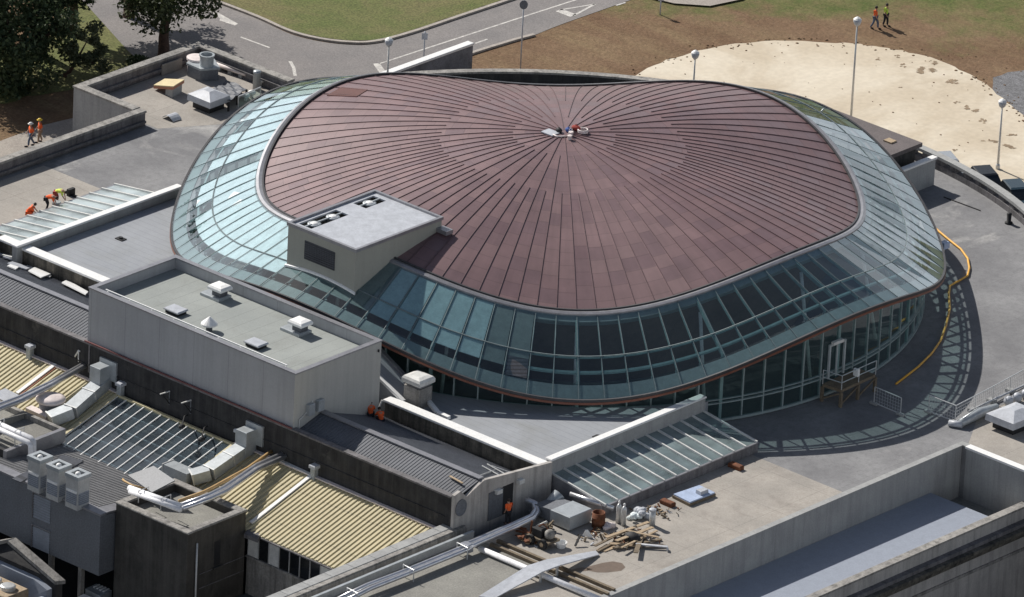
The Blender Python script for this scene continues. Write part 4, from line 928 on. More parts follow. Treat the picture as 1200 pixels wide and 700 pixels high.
skylight('long green glass lean-to skylight with white bars to the right of the grey roof', 23.05, 27.6, 1.35, .72, -26.0, -11.3, 13, 1)
skylight('long green glass skylight at the left where three workers crouch', -24.55, -30.3, 1.35, .55, -27.2, -11.6, 13, -1, 'pale_glass')

# ================================================================== SHEDS AND DARK WALL
t = thing('boundary_wall', 'long soot-black wall below the lift house and sheds', 'wall', (0, -35.5, 0))
YD = -35.4
MB().box(-40, 22.93, YD - .05, YD + .3, -2.5, 2.5).build('wall', M['black_wall'], t)
MB().box(-40, 22.93, YD - .12, YD + .34, 2.502, 2.62).build('coping', M['parapet'], t)
MB().box(-9.6, 9.05, YD - .16, YD - .055, 2.64, 2.72).build('red_flashing', plain('dull_red_flashing', (.16, .06, .06), rough=.6), t)
MB().box(-40, 22.5, YD - .11, YD - .051, 1.05, 1.12).build('string_course', M['black_wall'], t)
def shed(label, x0, x1, px_r, end=False):
    t = thing('shed', label, 'shed', ((x0 + x1) / 2, -31, 0))
    zrid = 3.0; rp_ = P(px_r[0], px_r[1], zrid); yr = rp_.y
    m1 = MB(); corrugated(m1, x0, x1, [(YD + .32, 2.3), (yr, zrid)], .26, .03); m1.build('front_roof', M['shed'], t)
    m2 = MB(); corrugated(m2, x0, x1, [(yr + .004, zrid), (-26.78, .9)], .26, .03); m2.build('rear_roof', M['shed'], t)
    MB().beam((x0, yr, zrid + .06), (x1, yr, zrid + .06), .45, .08).build('ridge_cap', M['trim'], t)
    return t, yr
s1, yr1 = shed('grey ridged shed roof between the black wall and the right white coping', 9.0, 22.95, (520, 543))
s2, yr2 = shed('grey ridged shed roof left of the lift house, loose white sheets on it', -26.2, -9.6, (62, 345))
# gable end wall of the right shed
X = 22.66
prof = [(YD - .05, -2.4), (-26.2, -2.4), (-26.2, 2.3), (yr1, 3.0), (-33.6, 2.65), (-34.3, 2.35), (-34.9, 2.9), (YD - .05, 2.75)]
ew = thing('end_wall', 'weathered grey end wall with round vent and doorway closing the right shed', 'wall', (X + .1, -31, 0))
MB().extr([(X + .31, y, z) for y, z in prof], (.24, 0, 0)).build('wall', M['end_conc'], ew)
pv = PAX(540, 595, 0, X + .55)
mb = MB(); mb.loft([[(X + .55 + dx, pv.y + r * math.cos(a), pv.z + r * 1.1 * math.sin(a)) for a in [2 * math.pi * k / 24 for k in range(24)]] for dx, r in ((.002, .52), (.06, .52), (.06, .44), (.03, .42))]); mb.build('round_vent', M['plant_wall'], ew)
a, b = PAX(571, 612, 0, X + .55), PAX(587, 587, 0, X + .55)
MB().box(X + .552, X + .62, a.y, b.y + .1, max(.02, a.z), 1.95).build('door', M['plant_wall'], ew)
MB().box(X + .552, X + .58, b.y + .12, b.y + 1.1, .02, 2.0).build('doorway', M['black'], ew)
for px, py in ((582, 575.5), (608, 563.5)):
    v = PAX(px, py, 0, X + .55); MB().bevbox(X + .552, X + .85, v.y - .25, v.y + .25, v.z - .12, v.z + .16, .03).build('wall_box', M['offwhite'], ew)
v = PAX(521, 592, 0, X + .55)
# plank on shed roof
a, b = P(527, 560, 2.75), P(542, 568.5, 2.75); tag(MB().beam(a + Vector((0, 0, .12)), b + Vector((0, 0, .12)), .16, .05).build('plank', M['timber'], None), 'pale plank lying on the front slope of the right shed', 'plank')
# poles and rods piled on the rear slope
def on_rear(px, py, yr, zr_=3.0): 
    n = Vector((0, (zr_ - .9), (yr - (-26.78)) * -1)); return PPL(px, py, (0, yr, zr_), n)
# loose white sheets on the left shed
k = 0
for pts, mt, lb in ((((8, 311), (30, 318), (37, 316), (14, 309)), 'lid', 'grey loose sheet furthest left on the left shed slope'),
                (((3, 304), (22, 310), (28, 306), (8, 302)), 'lid', 'small grey loose sheet in the left shed corner'),
                (((33, 321), (48, 329), (62, 324), (44, 315)), 'white', 'broad white sheet in the middle of the loose stack on the left shed'),
                (((30, 314), (58, 327), (62, 324), (38, 311)), 'white', 'long white sheet against the mossy wall on the left shed'),
                (((58, 322), (80, 333), (82, 330), (62, 319)), 'offwhite', 'narrow white strip on the left shed below the mossy wall'),
                (((72, 335), (100, 349), (103, 346), (78, 332)), 'white', 'long white strip on the left shed nearest the lift house'),
                (((8, 314), (18, 318), (22, 315), (12, 312)), 'white', 'small white scrap at the left end of the loose sheets')):
    v = [on_rear(x, y, yr2) + Vector((0, 0, .08 + .05 * (k % 3))) for x, y in pts]
    c = sum(v, Vector()) / 4
    tag(MB().loft([v, [q + Vector((0, .03, .07)) for q in v]]).build('loose_sheet', M[mt], None), lb, 'sheet'); k += 1
p_ = on_rear(24, 309, yr2); tag(MB().tube([p_ + Vector((.4 * math.cos(a), .4 * math.sin(a), .25 + .2 * math.sin(a))) for a in [i * .55 for i in range(11)]], .07, 6).build('cable_coil', M['offwhite'], None, True), 'coil of grey cable among the loose sheets on the left shed', 'cable')
rods = [((565, 548), (590, 562)), ((571, 546), (596, 560)), ((576, 548), (598, 556)), ((580, 553), (561, 560))]
tt = thing('rod_bundle', 'thin grey rods scattered on the rear slope at the right shed end', 'rods', on_rear(580, 555, yr1))
for a, b in rods: MB().tube([on_rear(*a, yr1) + Vector((0, 0, .12)), on_rear(*b, yr1) + Vector((0, 0, .12))], .04, 6).build('rod', M['steel'], tt)
# left shed end wall (dark inside corner)
tag(MB().box(-27.0, -26.45, YD + .35, -26.1, -2.4, 2.1).build('end_wall', M['black_wall'], None), 'black end wall of the left shed at the edge of the picture', 'wall')
p = P(417.5, 497, 2.2)
v0, v1 = PAX(439, 490, 1, -27.3), PAX(448, 469, 1, -27.0)
tag(MB().beam(v0, v1, .1, .1).build('prop', M['offwhite'], None), 'pale slanting prop between the two crouching orange workers', 'prop')
# wall-mounted fittings on the black wall
def on_wall(px, py, off=.06): return PAX(px, py, 1, YD - off)
for (a, b), lb in ((((184, 464.5), (199, 458.5)), 'left'), (((210, 475), (224, 469)), 'right')):
    v, w2 = on_wall(*a), on_wall(*b); tt = thing('wall_bracket', 'dark triangular bracket with pale top on the black wall, %s of the pair' % lb, 'bracket', w2)
    out_ = Vector((0, -.8, 0)); MB().beam(w2, w2 + out_ + Vector((-.1, 0, -.02)), .08, .06).build('arm', M['offwhite'], tt)
    MB().beam(w2 + out_ * .9, w2 + Vector((0, 0, -.9)), .08, .06).build('strut', M['black'], tt); MB().beam(w2, w2 + Vector((0, 0, -.95)), .08, .06).build('upright', M['plant_wall'], tt)
tt = thing('wall_pipes', 'thin grey pipes clipped to the black wall above the silver pipe pair', 'pipes', on_wall(100, 430))
MB().tube([on_wall(88, 418), on_wall(92, 411), on_wall(94, 412)], .06, 6).build('pipe', M['steel'], tt); MB().tube([on_wall(92, 424), on_wall(92, 410)], .05, 6).build('pipe', M['steel'], tt)
MB().tube([on_wall(105, 403), on_wall(104, 436), on_wall(113, 441), on_wall(115, 440)], .06, 6).build('pipe', M['parapet'], tt)
tt = thing('flood_light', 'two small black flood lamps on arms reaching over the dark skylight', 'lamp', on_wall(228, 500))
for a, b in (((219, 487), (213, 500)), ((242, 500), (236, 515))):
    w1 = on_wall(*a); w2 = PAX(b[0], b[1], 1, YD - 2.2); MB().tube([w1, w1.lerp(w2, .5) + Vector((0, 0, .35)), w2], .05, 6).build('arm', M['black'], tt); MB().ball(w2, .2, 8, 6, (1, 1.4, .8)).build('head', M['black'], tt)

# ================================================================== LOW SLOPING ROOF (yellow sheet + dark glass), one plane
KS = .285; Z0 = .05
def zroof(y): return Z0 - KS * ((YD - .06) - y)
RN = (0, -KS, 1)
def on_roof(px, py, lift=0): return PPL(px, py, (0, YD - .06, Z0 + lift), RN)
YE = -41.85
def yroof(name_label, x0, x1, yE=YE):
    t = thing('corrugated_roof', name_label, 'roof', ((x0 + x1) / 2, -38.5, -1))
    m = MB(); corrugated(m, x0, x1, [(yE, zroof(yE)), (YD - .08, zroof(YD - .08))], .36, .075); m.build('sheeting', M['yellow'], t)
    MB().beam((x0, YD - .22, zroof(YD - .2) + .1), (x1, YD - .22, zroof(YD - .2) + .1), .3, .08).build('flashing', M['pinkcap'], t)
    return t
xa = on_roof(135, 468).x; xb = on_roof(275, 520).x
yroof('cream-yellow ribbed roof at the left edge, crossed by a silver pipe pair', -30, xa - .05)
r2 = yroof('cream-yellow ribbed roof right of the concrete tower below the black wall', xb + .05, 22.5)
t = thing('glass_roof', 'dark sloping roof skylight with many thin white bars below the lift house', 'skylight', ((xa + xb) / 2, -38.5, -1))
MB().add([(xa, YE, zroof(YE) + .03), (xb, YE, zroof(YE) + .03), (xb, YD - .5, zroof(YD - .5) + .03), (xa, YD - .5, zroof(YD - .5) + .03)], [(0, 1, 2, 3)]).build('glass', M['grid_glass'], t)
nbar = 13
for k in range(nbar + 1):
    x = xa + (xb - xa) * k / nbar; MB().beam((x, YE, zroof(YE) + .07), (x, YD - .5, zroof(YD - .5) + .07), .05, .07).build('glazing_bar', M['white'], t)
for f, m_ in ((.12, 'pale_frame'), (.37, 'pale_frame'), (.62, 'pale_frame'), (.85, 'pale_frame'), (.25, 'timber_old'), (.5, 'timber_old'), (.74, 'timber_old')):
    y = YE + (YD - .5 - YE) * f; MB().beam((xa, y, zroof(y) - .2), (xb, y, zroof(y) - .2), .12, .1).build('purlin', M[m_], t)
MB().box(xa + .05, xb - .05, YE, YD - .4, -3.9, -3.8).build('ceiling_below', plain('dark_ceiling', (.10, .105, .12), rough=.8), t)
MB().box(xa - .08, xb + .08, YD - .5, YD - .3, zroof(YD - .5) - .1, zroof(YD - .5) + .16).build('head_flashing', M['yellow'], t)
for x in (xa - .12, xb + .12): MB().beam((x, YE, zroof(YE) + .1), (x, YD - .4, zroof(YD - .4) + .1), .28, .12).build('edge_flashing', M['yellow'], t)
# small chimneys / stub vents on the yellow roofs
def stub(px, py, label):
    p = on_roof(px, py); t = thing('stub_vent', label, 'roof vent', p)
    MB().box(p.x - .18, p.x + .18, p.y - .18, p.y + .18, p.z - .15, p.z + .75).build('stack', M['duct'], t)
    MB().bevbox(p.x - .27, p.x + .27, p.y - .27, p.y + .27, p.z + .752, p.z + .98, .04).build('cap', M['lid'], t)
stub(35, 420, 'square grey stub vent near the top of the left yellow roof'); stub(368, 561, 'square grey stub vent at the head of the right yellow roof')
stub(141, 464, 'small grey stub vent beside the left duct riser'); stub(280, 519, 'small grey stub vent beside the right duct riser')
p = on_roof(361, 549); tag(MB().tube([p, p + Vector((0, 0, .55)), p + Vector((.15, 0, .65))], .06, 8).build('vent_pipe', M['white'], None, True), 'thin white vent pipe standing at the head of the right yellow roof', 'pipe')
p = on_roof(85, 428); tag(MB().tube([p, p + Vector((0, 0, .5)), p + Vector((.2, 0, .62)), p + Vector((.3, 0, .5))], .09, 8).build('vent_pipe', M['white'], None, True), 'short hooked white vent pipe beside the silver pipes on the left yellow roof', 'pipe')
def ridge_flash(pts, lb):
    v = [on_roof(x, y, .12) for x, y in pts]; mb = MB()
    for a, b in zip(v[:-1], v[1:]): mb.beam(a, b, .26, .1)
    tag(mb.build('roof_flashing', M['white'], None), lb, 'flashing')
ridge_flash(((65, 427), (20, 461)), 'white flashing strip running down the left yellow roof')
ridge_flash(((328, 540), (365, 557), (294, 613)), 'white flashing strip along and down the right yellow roof')
tag(MB().beam(on_roof(66, 430, .06), on_roof(23, 463, .06), .12, .06).build('roof_flashing', M['orange_edge'], None), 'thin reddish strip beside the white flashing on the left yellow roof', 'flashing')
# mushroom vent
p = on_roof(59, 480); t = thing('mushroom_vent', 'large round vent with pinkish white cap on the left yellow roof', 'roof vent', p)
MB().lathe(p, ((.75, -.5), (.75, .72)), 24).build('drum', M['plant_wall'], t, False); MB().lathe(p, ((.9, .62), (1.0, .7), (.97, .85), (.7, .98), (.1, 1.05)), 24).build('cap', M['pinkcap'], t, True)
# silver ducts on the roofs
def duct(label, riser_px, pts, back_z):
    base = on_roof(*pts[0]); t = thing('duct', label, 'duct', base)
    w_, h_ = .95, .75
    v = [on_roof(x, y) + Vector((0, 0, h_ / 2 + .12)) for x, y in pts]
    # slope run in jointed sections
    segs = []
    for a, b in zip(v[:-1], v[1:]):
        L_ = (b - a).length; n = max(1, round(L_ / 2.2)); segs += [(a.lerp(b, i / n), a.lerp(b, (i + 1) / n)) for i in range(n)]
    for a, b in segs: 
        MB().beam(a, b - (b - a).normalized() * .03, w_, h_).build('section', M['duct'], t)
    for a, b in segs: MB().beam(b - (b - a).normalized() * .06, b + (b - a).normalized() * .03, w_ + .08, h_ + .08).build('flange', M['steel'], t)
    a = v[0]
    MB().bevbox(a.x - w_ / 2, a.x + w_ / 2, YD - 1.15, YD - .2, a.z - .5, riser_px, .03).build('riser', M['duct'], t)
    MB().box(a.x - w_ / 2 - .06, a.x + w_ / 2 + .5, YD - .2, YD - .055, a.z + .1, riser_px + .3).build('wall_flange', M['duct'], t)
duct('galvanised duct rising up the black wall beside the left yellow roof and mushroom vent', 1.75, ((126, 452), (83, 490), (58, 500)), 0)
duct('galvanised duct rising up the black wall at the right of the dark skylight', 1.65, ((291, 530), (245, 562), (224, 568), (196, 556)), 0)
# pipe pairs from the wall
def pipes(label, paths, mats, rad, sup=None):
    t = thing('pipe_run', label, 'pipes', paths[0][0])
    for pth, m_, r in zip(paths, mats, rad): MB().tube(pth, r, 12).build('pipe', M[m_], t, True)
    return t
def rise(px, py, z): return P(px, py, z)
w1 = on_wall(97, 427, .1); w2 = on_wall(99.5, 429, .1)
pipes('pair of silver pipes leaving the black wall across the left yellow roof', [[w1, P(60, 448, .35), P(22, 466, .2), P(0, 474, .1), P(-40, 492, .1)], [w2, P(60, 452, .35), P(24, 470, .2), P(0, 479, .1), P(-40, 498, .1)]], ['pipe', 'pipe'], [.14, .17])
w1 = on_wall(331, 532, .1); w2 = on_wall(335, 535, .1); w3 = on_wall(318, 529, .1)
zp = .3
pipes('pair of silver pipes and a tan pipe running from the black wall onto the tower', [
    [w1, P(300, 546, zp), P(262, 572, zp), P(246, 580, zp), P(212, 592.5, zp)], [w2, P(302, 550, zp), P(265, 576, zp), P(248, 584, zp), P(214, 596, zp)], [w3, P(290, 549, .35), P(250, 571, .35), P(238, 577, .4), P(210, 587, .4)]], ['pipe', 'pipe', 'brass'], [.16, .16, .11])
a, b = P(151, 572, zp), P(213, 594, zp)
t = pipes('thick white lagged pipes lying across the tower roof on brackets', [[a, b], [P(152, 576, zp), P(212, 598, zp)]], ['white_pipe', 'white_pipe'], [.2, .17])
for f in (.3, .72):
    v = a.lerp(b, f); MB().tube([v + Vector((-.1, -.45, -.55)), v + Vector((-.1, -.45, .3)), v + Vector((-.1, .45, .3)), v + Vector((-.1, .45, -.55))], .035, 6).build('bracket', M['steel'], t)
tag(MB().tube([P(144, 562, -.2), P(146, 564, 0), P(155, 569, .1), P(172, 573, 0)], .07, 8).build('tan_pipe', M['brass'], None, True), 'bent tan pipe beside the tilted grey panel on the tower', 'pipe')

# ================================================================== TOWER
def tower():
    x0, x1, y0, y1, z = 4.95, 11.3, -47.2, -41.9, -.3
    t = thing('tower', 'square blackened concrete tower with a recessed roof crossed by pipes', 'tower', (8, -44.5, -9))
    w_ = MB(); th = .5
    w_.box(x0, x1, y0, y1, -9, z - .75); w_.build('body', M['tower'], t)
    c = MB(); c.box(x0, x1, y0, y0 + th, z - .748, z - .12); c.box(x0, x1, y1 - th, y1, z - .748, z - .12); c.box(x0, x0 + th, y0 + th, y1 - th, z - .748, z - .12); c.box(x1 - th, x1, y0 + th, y1 - th, z - .748, z - .12); c.build('parapet', M['tower'], t)
    k = MB(); o = .07
    k.bevbox(x0 - o, x1 + o, y0 - o, y0 + th, z - .118, z, .04); k.bevbox(x0 - o, x1 + o, y1 - th, y1 + o, z - .118, z, .04); k.bevbox(x0 - o, x0 + th, y0 + th, y1 - th, z - .118, z, .04); k.bevbox(x1 - th, x1 + o, y0 + th, y1 - th, z - .118, z, .04); k.build('coping', M['conc_old'], t)
    MB().box(x0 + th, x1 - th, y0 + th, y1 - th, z - .745, z - .6).build('roof', M['slab'], t)
    v = PAX(254.5, 648, 0, x1)
    MB().box(x1 - .05, x1 + .012, v.y - .28, v.y + .28, v.z - .85, v.z + .85).build('window', M['black'], t)
    MB().box(x1 + .013, x1 + .2, v.y - .42, v.y + .42, v.z - 1.05, v.z - .9).build('sill', M['tower'], t)
    a, b = PAX(231, 637, 0, x1 + .1), PAX(229, 702, 0, x1 + .1)
    MB().tube([a, b, b - Vector((0, 0, 2))], .07, 8).build('downpipe', M['steel'], t, True)
    for zz in (-3.6, -4.6): MB().box(x1 + .002, x1 + .03, y0 + 1.2, y1, zz, zz + .05).build('string_line', M['parapet'], t)
tower()
a = [P(150, 557, -.05), P(178, 577, .05), P(205, 563, .75), P(180, 546, .65)]
tag(MB().loft([[v - Vector((0, 0, .08)) for v in a], a]).build('tilted_panel', M['plant_wall'], None), 'dark grey panel tilted on the back of the tower roof', 'panel')

# ================================================================== CLERESTORY BELOW THE RIGHT YELLOW ROOF
t = thing('clerestory_wall', 'strip of pale and dark window panels under the right yellow roof eave', 'wall', (17, -41.4, -9))
yw = -41.72; zt = zroof(YE) - .1
MB().box(11.35, 22.4, yw, yw + .3, -9, zt - 1.75).build('wall', M['conc_old'], t)
MB().box(11.35, 22.4, yw - .12, yw + .3, zt - 1.748, zt - 1.62).build('sill', M['conc_old'], t)
MB().box(11.35, 22.4, yw - .25, yw + .1, zt - .02, zt + .06).build('eave_board', M['parapet'], t)
x = 11.4; pat = 'wdwddddwwwww'
for k, ch in enumerate(pat):
    x0 = 11.45 + k * .90; MB().box(x0 + .03, x0 + .87, yw + .02, yw + .1, zt - 1.618, zt - .05).build('pane', M['car_glass'] if ch == 'd' else M['offwhite'], t)
    MB().box(x0 - .03, x0 + .028, yw - .03, yw + .12, zt - 1.618, zt - .05).build('mullion', M['steel'], t)
v = [P(295, 610, zroof(-41.0)), P(287, 620, -1.9), P(285, 628, -2.3), P(281, 634, -2.8), P(279, 690, -6.2)]
tag(MB().tube(v, .1, 8).build('downpipe', M['steel'], None, True), 'bent grey downpipe between the tower and the window panels', 'pipe')
a = [P(286, 626, -1.7), P(302, 632, -1.7), P(306, 625, -1.7), P(292, 618, -1.7)]
tag(MB().loft([[v - Vector((0, 0, .25)) for v in a], a]).build('hopper', M['parapet'], None), 'dark rain hopper at the left corner of the right yellow roof', 'hopper')
structure(MB().box(11.4, 22.4, -55, -41.5, -9, -6.2), 'yard', plain('yard_concrete', (.09, .10, .11), rough=.9))

# ================================================================== GREY PLANT BUILDING (lower left)
def plant_building():
    x0, x1, y0, y1 = -22.0, 4.8, -48.45, -41.45; zf, zb_ = -.9, -1.65
    t = thing('plant_building', 'blue-grey clad plant building with ribbed roof and two side louvres at lower left', 'building', (-5, -45, -5.2))
    MB().extr([(x0, y0, -5.2), (x0, y1, -5.2), (x0, y1, zb_ - .1), (x0, y0, zf - .1)], (x1 - x0, 0, 0)).build('wall', M['plant_wall'], t)
    m = MB(); corrugated(m, x0, x1 - .85, [(y0 + .7, zf - .06), (y1, zb_)], .22, .04); m.build('roof', M['plant_roof'], t)
    c = MB(); c.box(x0, x1 + .06, y0 - .06, y0 + .7, zf - .098, zf + .03); c.build('coping', M['trim'], t)
    MB().extr([(x1 - .85, y0 + .702, zf - .098), (x1 - .85, y1, zb_ - .098), (x1 - .85, y1, zb_ + .06), (x1 - .85, y0 + .702, zf + .03)], (.91, 0, 0)).build('verge', M['trim'], t)
    for (a, b) in (((40, 578), (59, 608)), ((39, 616), (58, 643))):
        p, q = PAX(a[0], a[1], 1, y0), PAX(b[0], b[1], 1, y0)
        lv = MB(); zt_, zb2 = p.z, q.z - .35
        for k in range(9): zz = zb2 + (zt_ - zb2) * k / 9; lv.extr([(p.x, y0 - .01, zz), (p.x, y0 - .07, zz), (p.x, y0 - .01, zz + .12)], (q.x - p.x, 0, 0))
        l_ = lv.build('louvre', M['louvre_mid'], t)
        MB().box(p.x - .08, p.x, y0 - .1, y0 - .002, zb2 - .06, zt_ + .08).build('louvre_frame', M['parapet'], l_)
        MB().box(p.x - .1, q.x + .1, y0 - .12, y0 - .002, zt_ + .08, zt_ + .14).build('louvre_head', M['trim'], l_)
    for px, py in ((95, 663), (60, 648)):
        v = PAX(px, py, 1, y0 + .3); MB().box(v.x - .15, v.x + .15, y0 + .2, y0 + .5, -9, -5.202).build('stilt', M['conc_old'], t)
    for (a, b) in (((112, 553), (165, 537)), ((62, 562), (95, 548))):
        pass
    # clear roof lights
    for x_ in (-6.3, -5.2): pass
    return t
plant_building()
zfr = -.87
def vent_tower(px, py, label):
    p = P(px, py, zfr); t = thing('vent_tower', label, 'roof vent', p, 'three square roof vents in a row')
    w_ = .54; h = 1.9
    MB().box(p.x - w_, p.x + w_, p.y - w_, p.y + w_, zfr - .2, zfr + h).build('casing', M['steel'], t)
    rim = MB(); o = .06
    rim.box(p.x - w_ - o, p.x + w_ + o, p.y - w_ - o, p.y - w_ + .2, zfr + h + .002, zfr + h + .25); rim.box(p.x - w_ - o, p.x + w_ + o, p.y + w_ - .2, p.y + w_ + o, zfr + h + .002, zfr + h + .25)
    rim.box(p.x - w_ - o, p.x - w_ + .2, p.y - w_ + .2, p.y + w_ - .2, zfr + h + .002, zfr + h + .25); rim.box(p.x + w_ - .2, p.x + w_ + o, p.y - w_ + .2, p.y + w_ - .2, zfr + h + .002, zfr + h + .25); rim.build('rim', M['duct'], t)
    MB().box(p.x - w_ + .2, p.x + w_ - .2, p.y - w_ + .2, p.y + w_ - .2, zfr + h + .003, zfr + h + .02).build('throat', M['black'], t)
    MB().ball((p.x, p.y, zfr + h + .12), .2, 12, 8).build('fan_hub', M['white'], t, True)
    MB().box(p.x - .45, p.x + .45, p.y - w_ - .04, p.y - w_ - .002, zfr + .15, zfr + .95).build('grille', M['grille'], t)
    MB().box(p.x - .45, p.x + .45, p.y - w_ - .05, p.y - w_ - .002, zfr + .96, zfr + 1.1).build('grille_head', M['white'], t)
    MB().box(p.x + w_ + .002, p.x + w_ + .04, p.y - .45, p.y + .45, zfr + .15, zfr + .95).build('grille', M['grille'], t)
vent_tower(46, 570, 'leftmost of the three square steel vents on the grey plant building')
vent_tower(68, 580, 'middle one of the three square steel vents on the grey plant building')
vent_tower(90.5, 590, 'rightmost of the three square steel vents on the grey plant building')
# clear sheets in plant roof
for pts, lb in ((((60, 540), (74, 534), (98, 541), (84, 549)), 'upper dark translucent sheet in the ribbed plant roof beside the dark skylight'), (((14, 562), (36, 551), (44, 555), (24, 566)), 'lower dark translucent sheet in the ribbed plant roof left of the vents')):
    n_ = Vector((0, .107, 1)); v = [PPL(x, y, (0, -47.75, -.92), n_) for x, y in pts]
    tag(MB().loft([[q for q in v], [q + Vector((0, 0, .06)) for q in v]]).build('roof_light', M['louvre'], None), lb, 'roof light')
# flat-roofed box with grey fascia at the left edge
def flat_box():
    x0, x1, y0, y1, z = -20, -5.45, -46.7, -41.3, -.5
    t = thing('flat_roof_box', 'low flat concrete roof with grey fascia at the left picture edge', 'roof', (-12, -44, -2))
    MB().box(x0, x1 - .3, y0 + .3, y1 - .3, -2.5, z - .35).build('slab', M['slab'], t)
    MB().box(x1 - .298, x1, y0, y1, z - .95, z).build('fascia', M['trim'], t); MB().box(x0, x1 - .3, y1 - .298, y1, z - .95, z).build('fascia', M['conc_old'], t); MB().box(x0, x1 - .3, y0, y0 + .298, z - .95, z).build('fascia', M['black'], t)
    v = P(18, 490, z - .35); MB().box(-9.2, -8.9, y0 + .3, y1 - .3, z - .348, z + .02).build('divider', M['slab'], t)
    MB().box(x1 - .25, x1 + .02, y0 + .5, y1, z - 1.25, z - 1.15).build('drip_rail', M['trim'], t)
flat_box()
a, b = P(-30, 484, .2), P(36, 514, .1)
t = pipes('white lagged pipe pair crossing the flat roof at the left edge and dropping down', [[a, P(20, 507, .1), b, b + Vector((.25, 0, -.15)), b + Vector((.3, 0, -1.35))], [P(-30, 490, .2), P(18, 512, .1), P(33, 518.5, .1), P(33, 518.5, .1) + Vector((.22, 0, -.15)), P(33, 518.5, .1) + Vector((.25, 0, -1.2))]], ['white_pipe', 'white_pipe'], [.2, .17])
for f in (.45, .8):
    v = Vector(a).lerp(b, f); MB().tube([v + Vector((0, -.4, -.9)), v + Vector((0, -.4, .3)), v + Vector((0, .4, .3)), v + Vector((0, .4, -.9))], .035, 6).build('bracket', M['steel'], t)
for pts, lb in ((((-10, 462), (6, 455), (22, 463), (8, 472)), 'pale flashing tray at the left edge above the flat roof'), (((30, 478), (37, 475), (60, 485), (54, 489)), 'rust-stained pinkish flashing tray in front of the mushroom vent')):
    v = [P(x, y, -.85) for x, y in pts]; tag(MB().loft([[q - Vector((0, 0, .3)) for q in v], v]).build('flashing_tray', M['pinkcap'] if 'rust' in lb else M['lid'], None), lb, 'flashing')
# ---------------------------------------------------------------- gabled building in the bottom-left corner
def corner_building():
    zt_ = -4.2
    a, b, c = P(8, 633, zt_), P(66, 683, zt_ - 1.5), P(-30, 640, zt_)
    t = thing('gabled_building', 'pale blue-grey gabled building with dark coping in the bottom left corner', 'building', (a.x, a.y, -9))
    # raking parapet coping
    mb = MB(); dv = Vector((-.0, -.6, 0))
    a2, b2, c2 = a, b, c
    MB().extr([a + Vector((-.1, 0, -.2)), b + Vector((-.1, 0, -.2)), b + Vector((-.1, 0, .05)), a + Vector((-.1, 0, .05))], (.3, .62, 0)).build('coping', M['conc_old'], t)
    MB().extr([c + Vector((0, 0, -.2)), a + Vector((-.1, 0, -.2)), a + Vector((-.1, 0, .05)), c + Vector((0, 0, .05))], (.3, .62, 0)).build('coping', M['conc_old'], t)
    low = -9.5
    MB().extr([Vector((c.x, c.y, low)), Vector((b.x, b.y, low)), b + Vector((0, 0, -.22)), a + Vector((0, 0, -.22)), c + Vector((0, 0, -.22))], (.05, .5, 0)).build('gable_wall', M['black_wall'], t)
    # inner pale faces and lean-to roof in front
    o_ = Vector((-.25, -.55, -.45))
    MB().extr([Vector((c.x, c.y, low)) + o_, Vector((b.x, b.y, low)) + o_, b + o_, a + o_ + Vector((0, 0, -.15)), c + o_], (.0, .5, 0)).build('inner_wall', M['blue_roof'], t)
    b3 = b + Vector((-.3, -.6, -.7)); MB().box(b3.x - .25, b3.x, b3.y - 9, b3.y, low, b3.z - .2).build('side_wall', M['blue_roof'], t)
    v = [P(x, y, -6.2) for x, y in ((-20, 690), (26, 690), (5, 679), (-25, 668))]
corner_building()
p = P(6, 694, -5.8); t = thing('air_conditioner', 'tan-topped air conditioning unit with silver fan guard in the bottom left corner', 'air conditioner', p)
MB().bevbox(p.x - 1.7, p.x + 1.1, p.y - 1.0, p.y + 1.0, -9, -5.5, .05).build('casing', M['timber'], t)
for dx in (-1.0, .25): MB().lathe((p.x + dx, p.y, -5.498), ((.5, 0), (.5, .25), (.42, .3), (.1, .32)), 18).build('fan_guard', M['steel'], t)
def low_units():
    z = -7.6
    for pts, h, mt, nm, lb in ((((100, 690), (113, 684), (131, 692), (118, 699)), .7, 'duct', 'duct_box', 'grey duct box with vent slots at the bottom edge left of the tower'), (((82, 705), (98, 696), (108, 700), (92, 710)), .6, 'white', 'duct_box', 'white box at the very bottom edge left of the tower')):
        v = [P(x, y, z + h) for x, y in pts]; c = sum(v, Vector()) / 4; t = thing(nm, lb, 'duct', (c.x, c.y, -9))
        MB().loft([[(q.x, q.y, -9) for q in v], [(q.x, q.y, z + h) for q in v]]).build('casing', M[mt], t)
        if mt == 'duct':
            for k in range(4):
                f = (k + .5) / 4; e0 = v[1].lerp(v[2], f * .8 + .1); e1 = e0.lerp(v[0].lerp(v[3], f * .8 + .1), .5); MB().beam(e0 + Vector((0, 0, .03)), e1 + Vector((0, 0, .03)), .12, .05).build('slot', M['white'], t)
    v = [P(x, y, -5.9) for x, y in ((134, 672), (143, 668), (222, 700), (260, 720), (240, 725), (200, 706))]
    t = thing('ledge_duct', 'long grey duct along the foot of the tower', 'duct', (v[0].x, v[0].y, -9))
    MB().loft([[(q.x, q.y, -9) for q in v], [(q.x, q.y, -5.9) for q in v]]).build('duct', M['plant_wall'], t)
low_units()

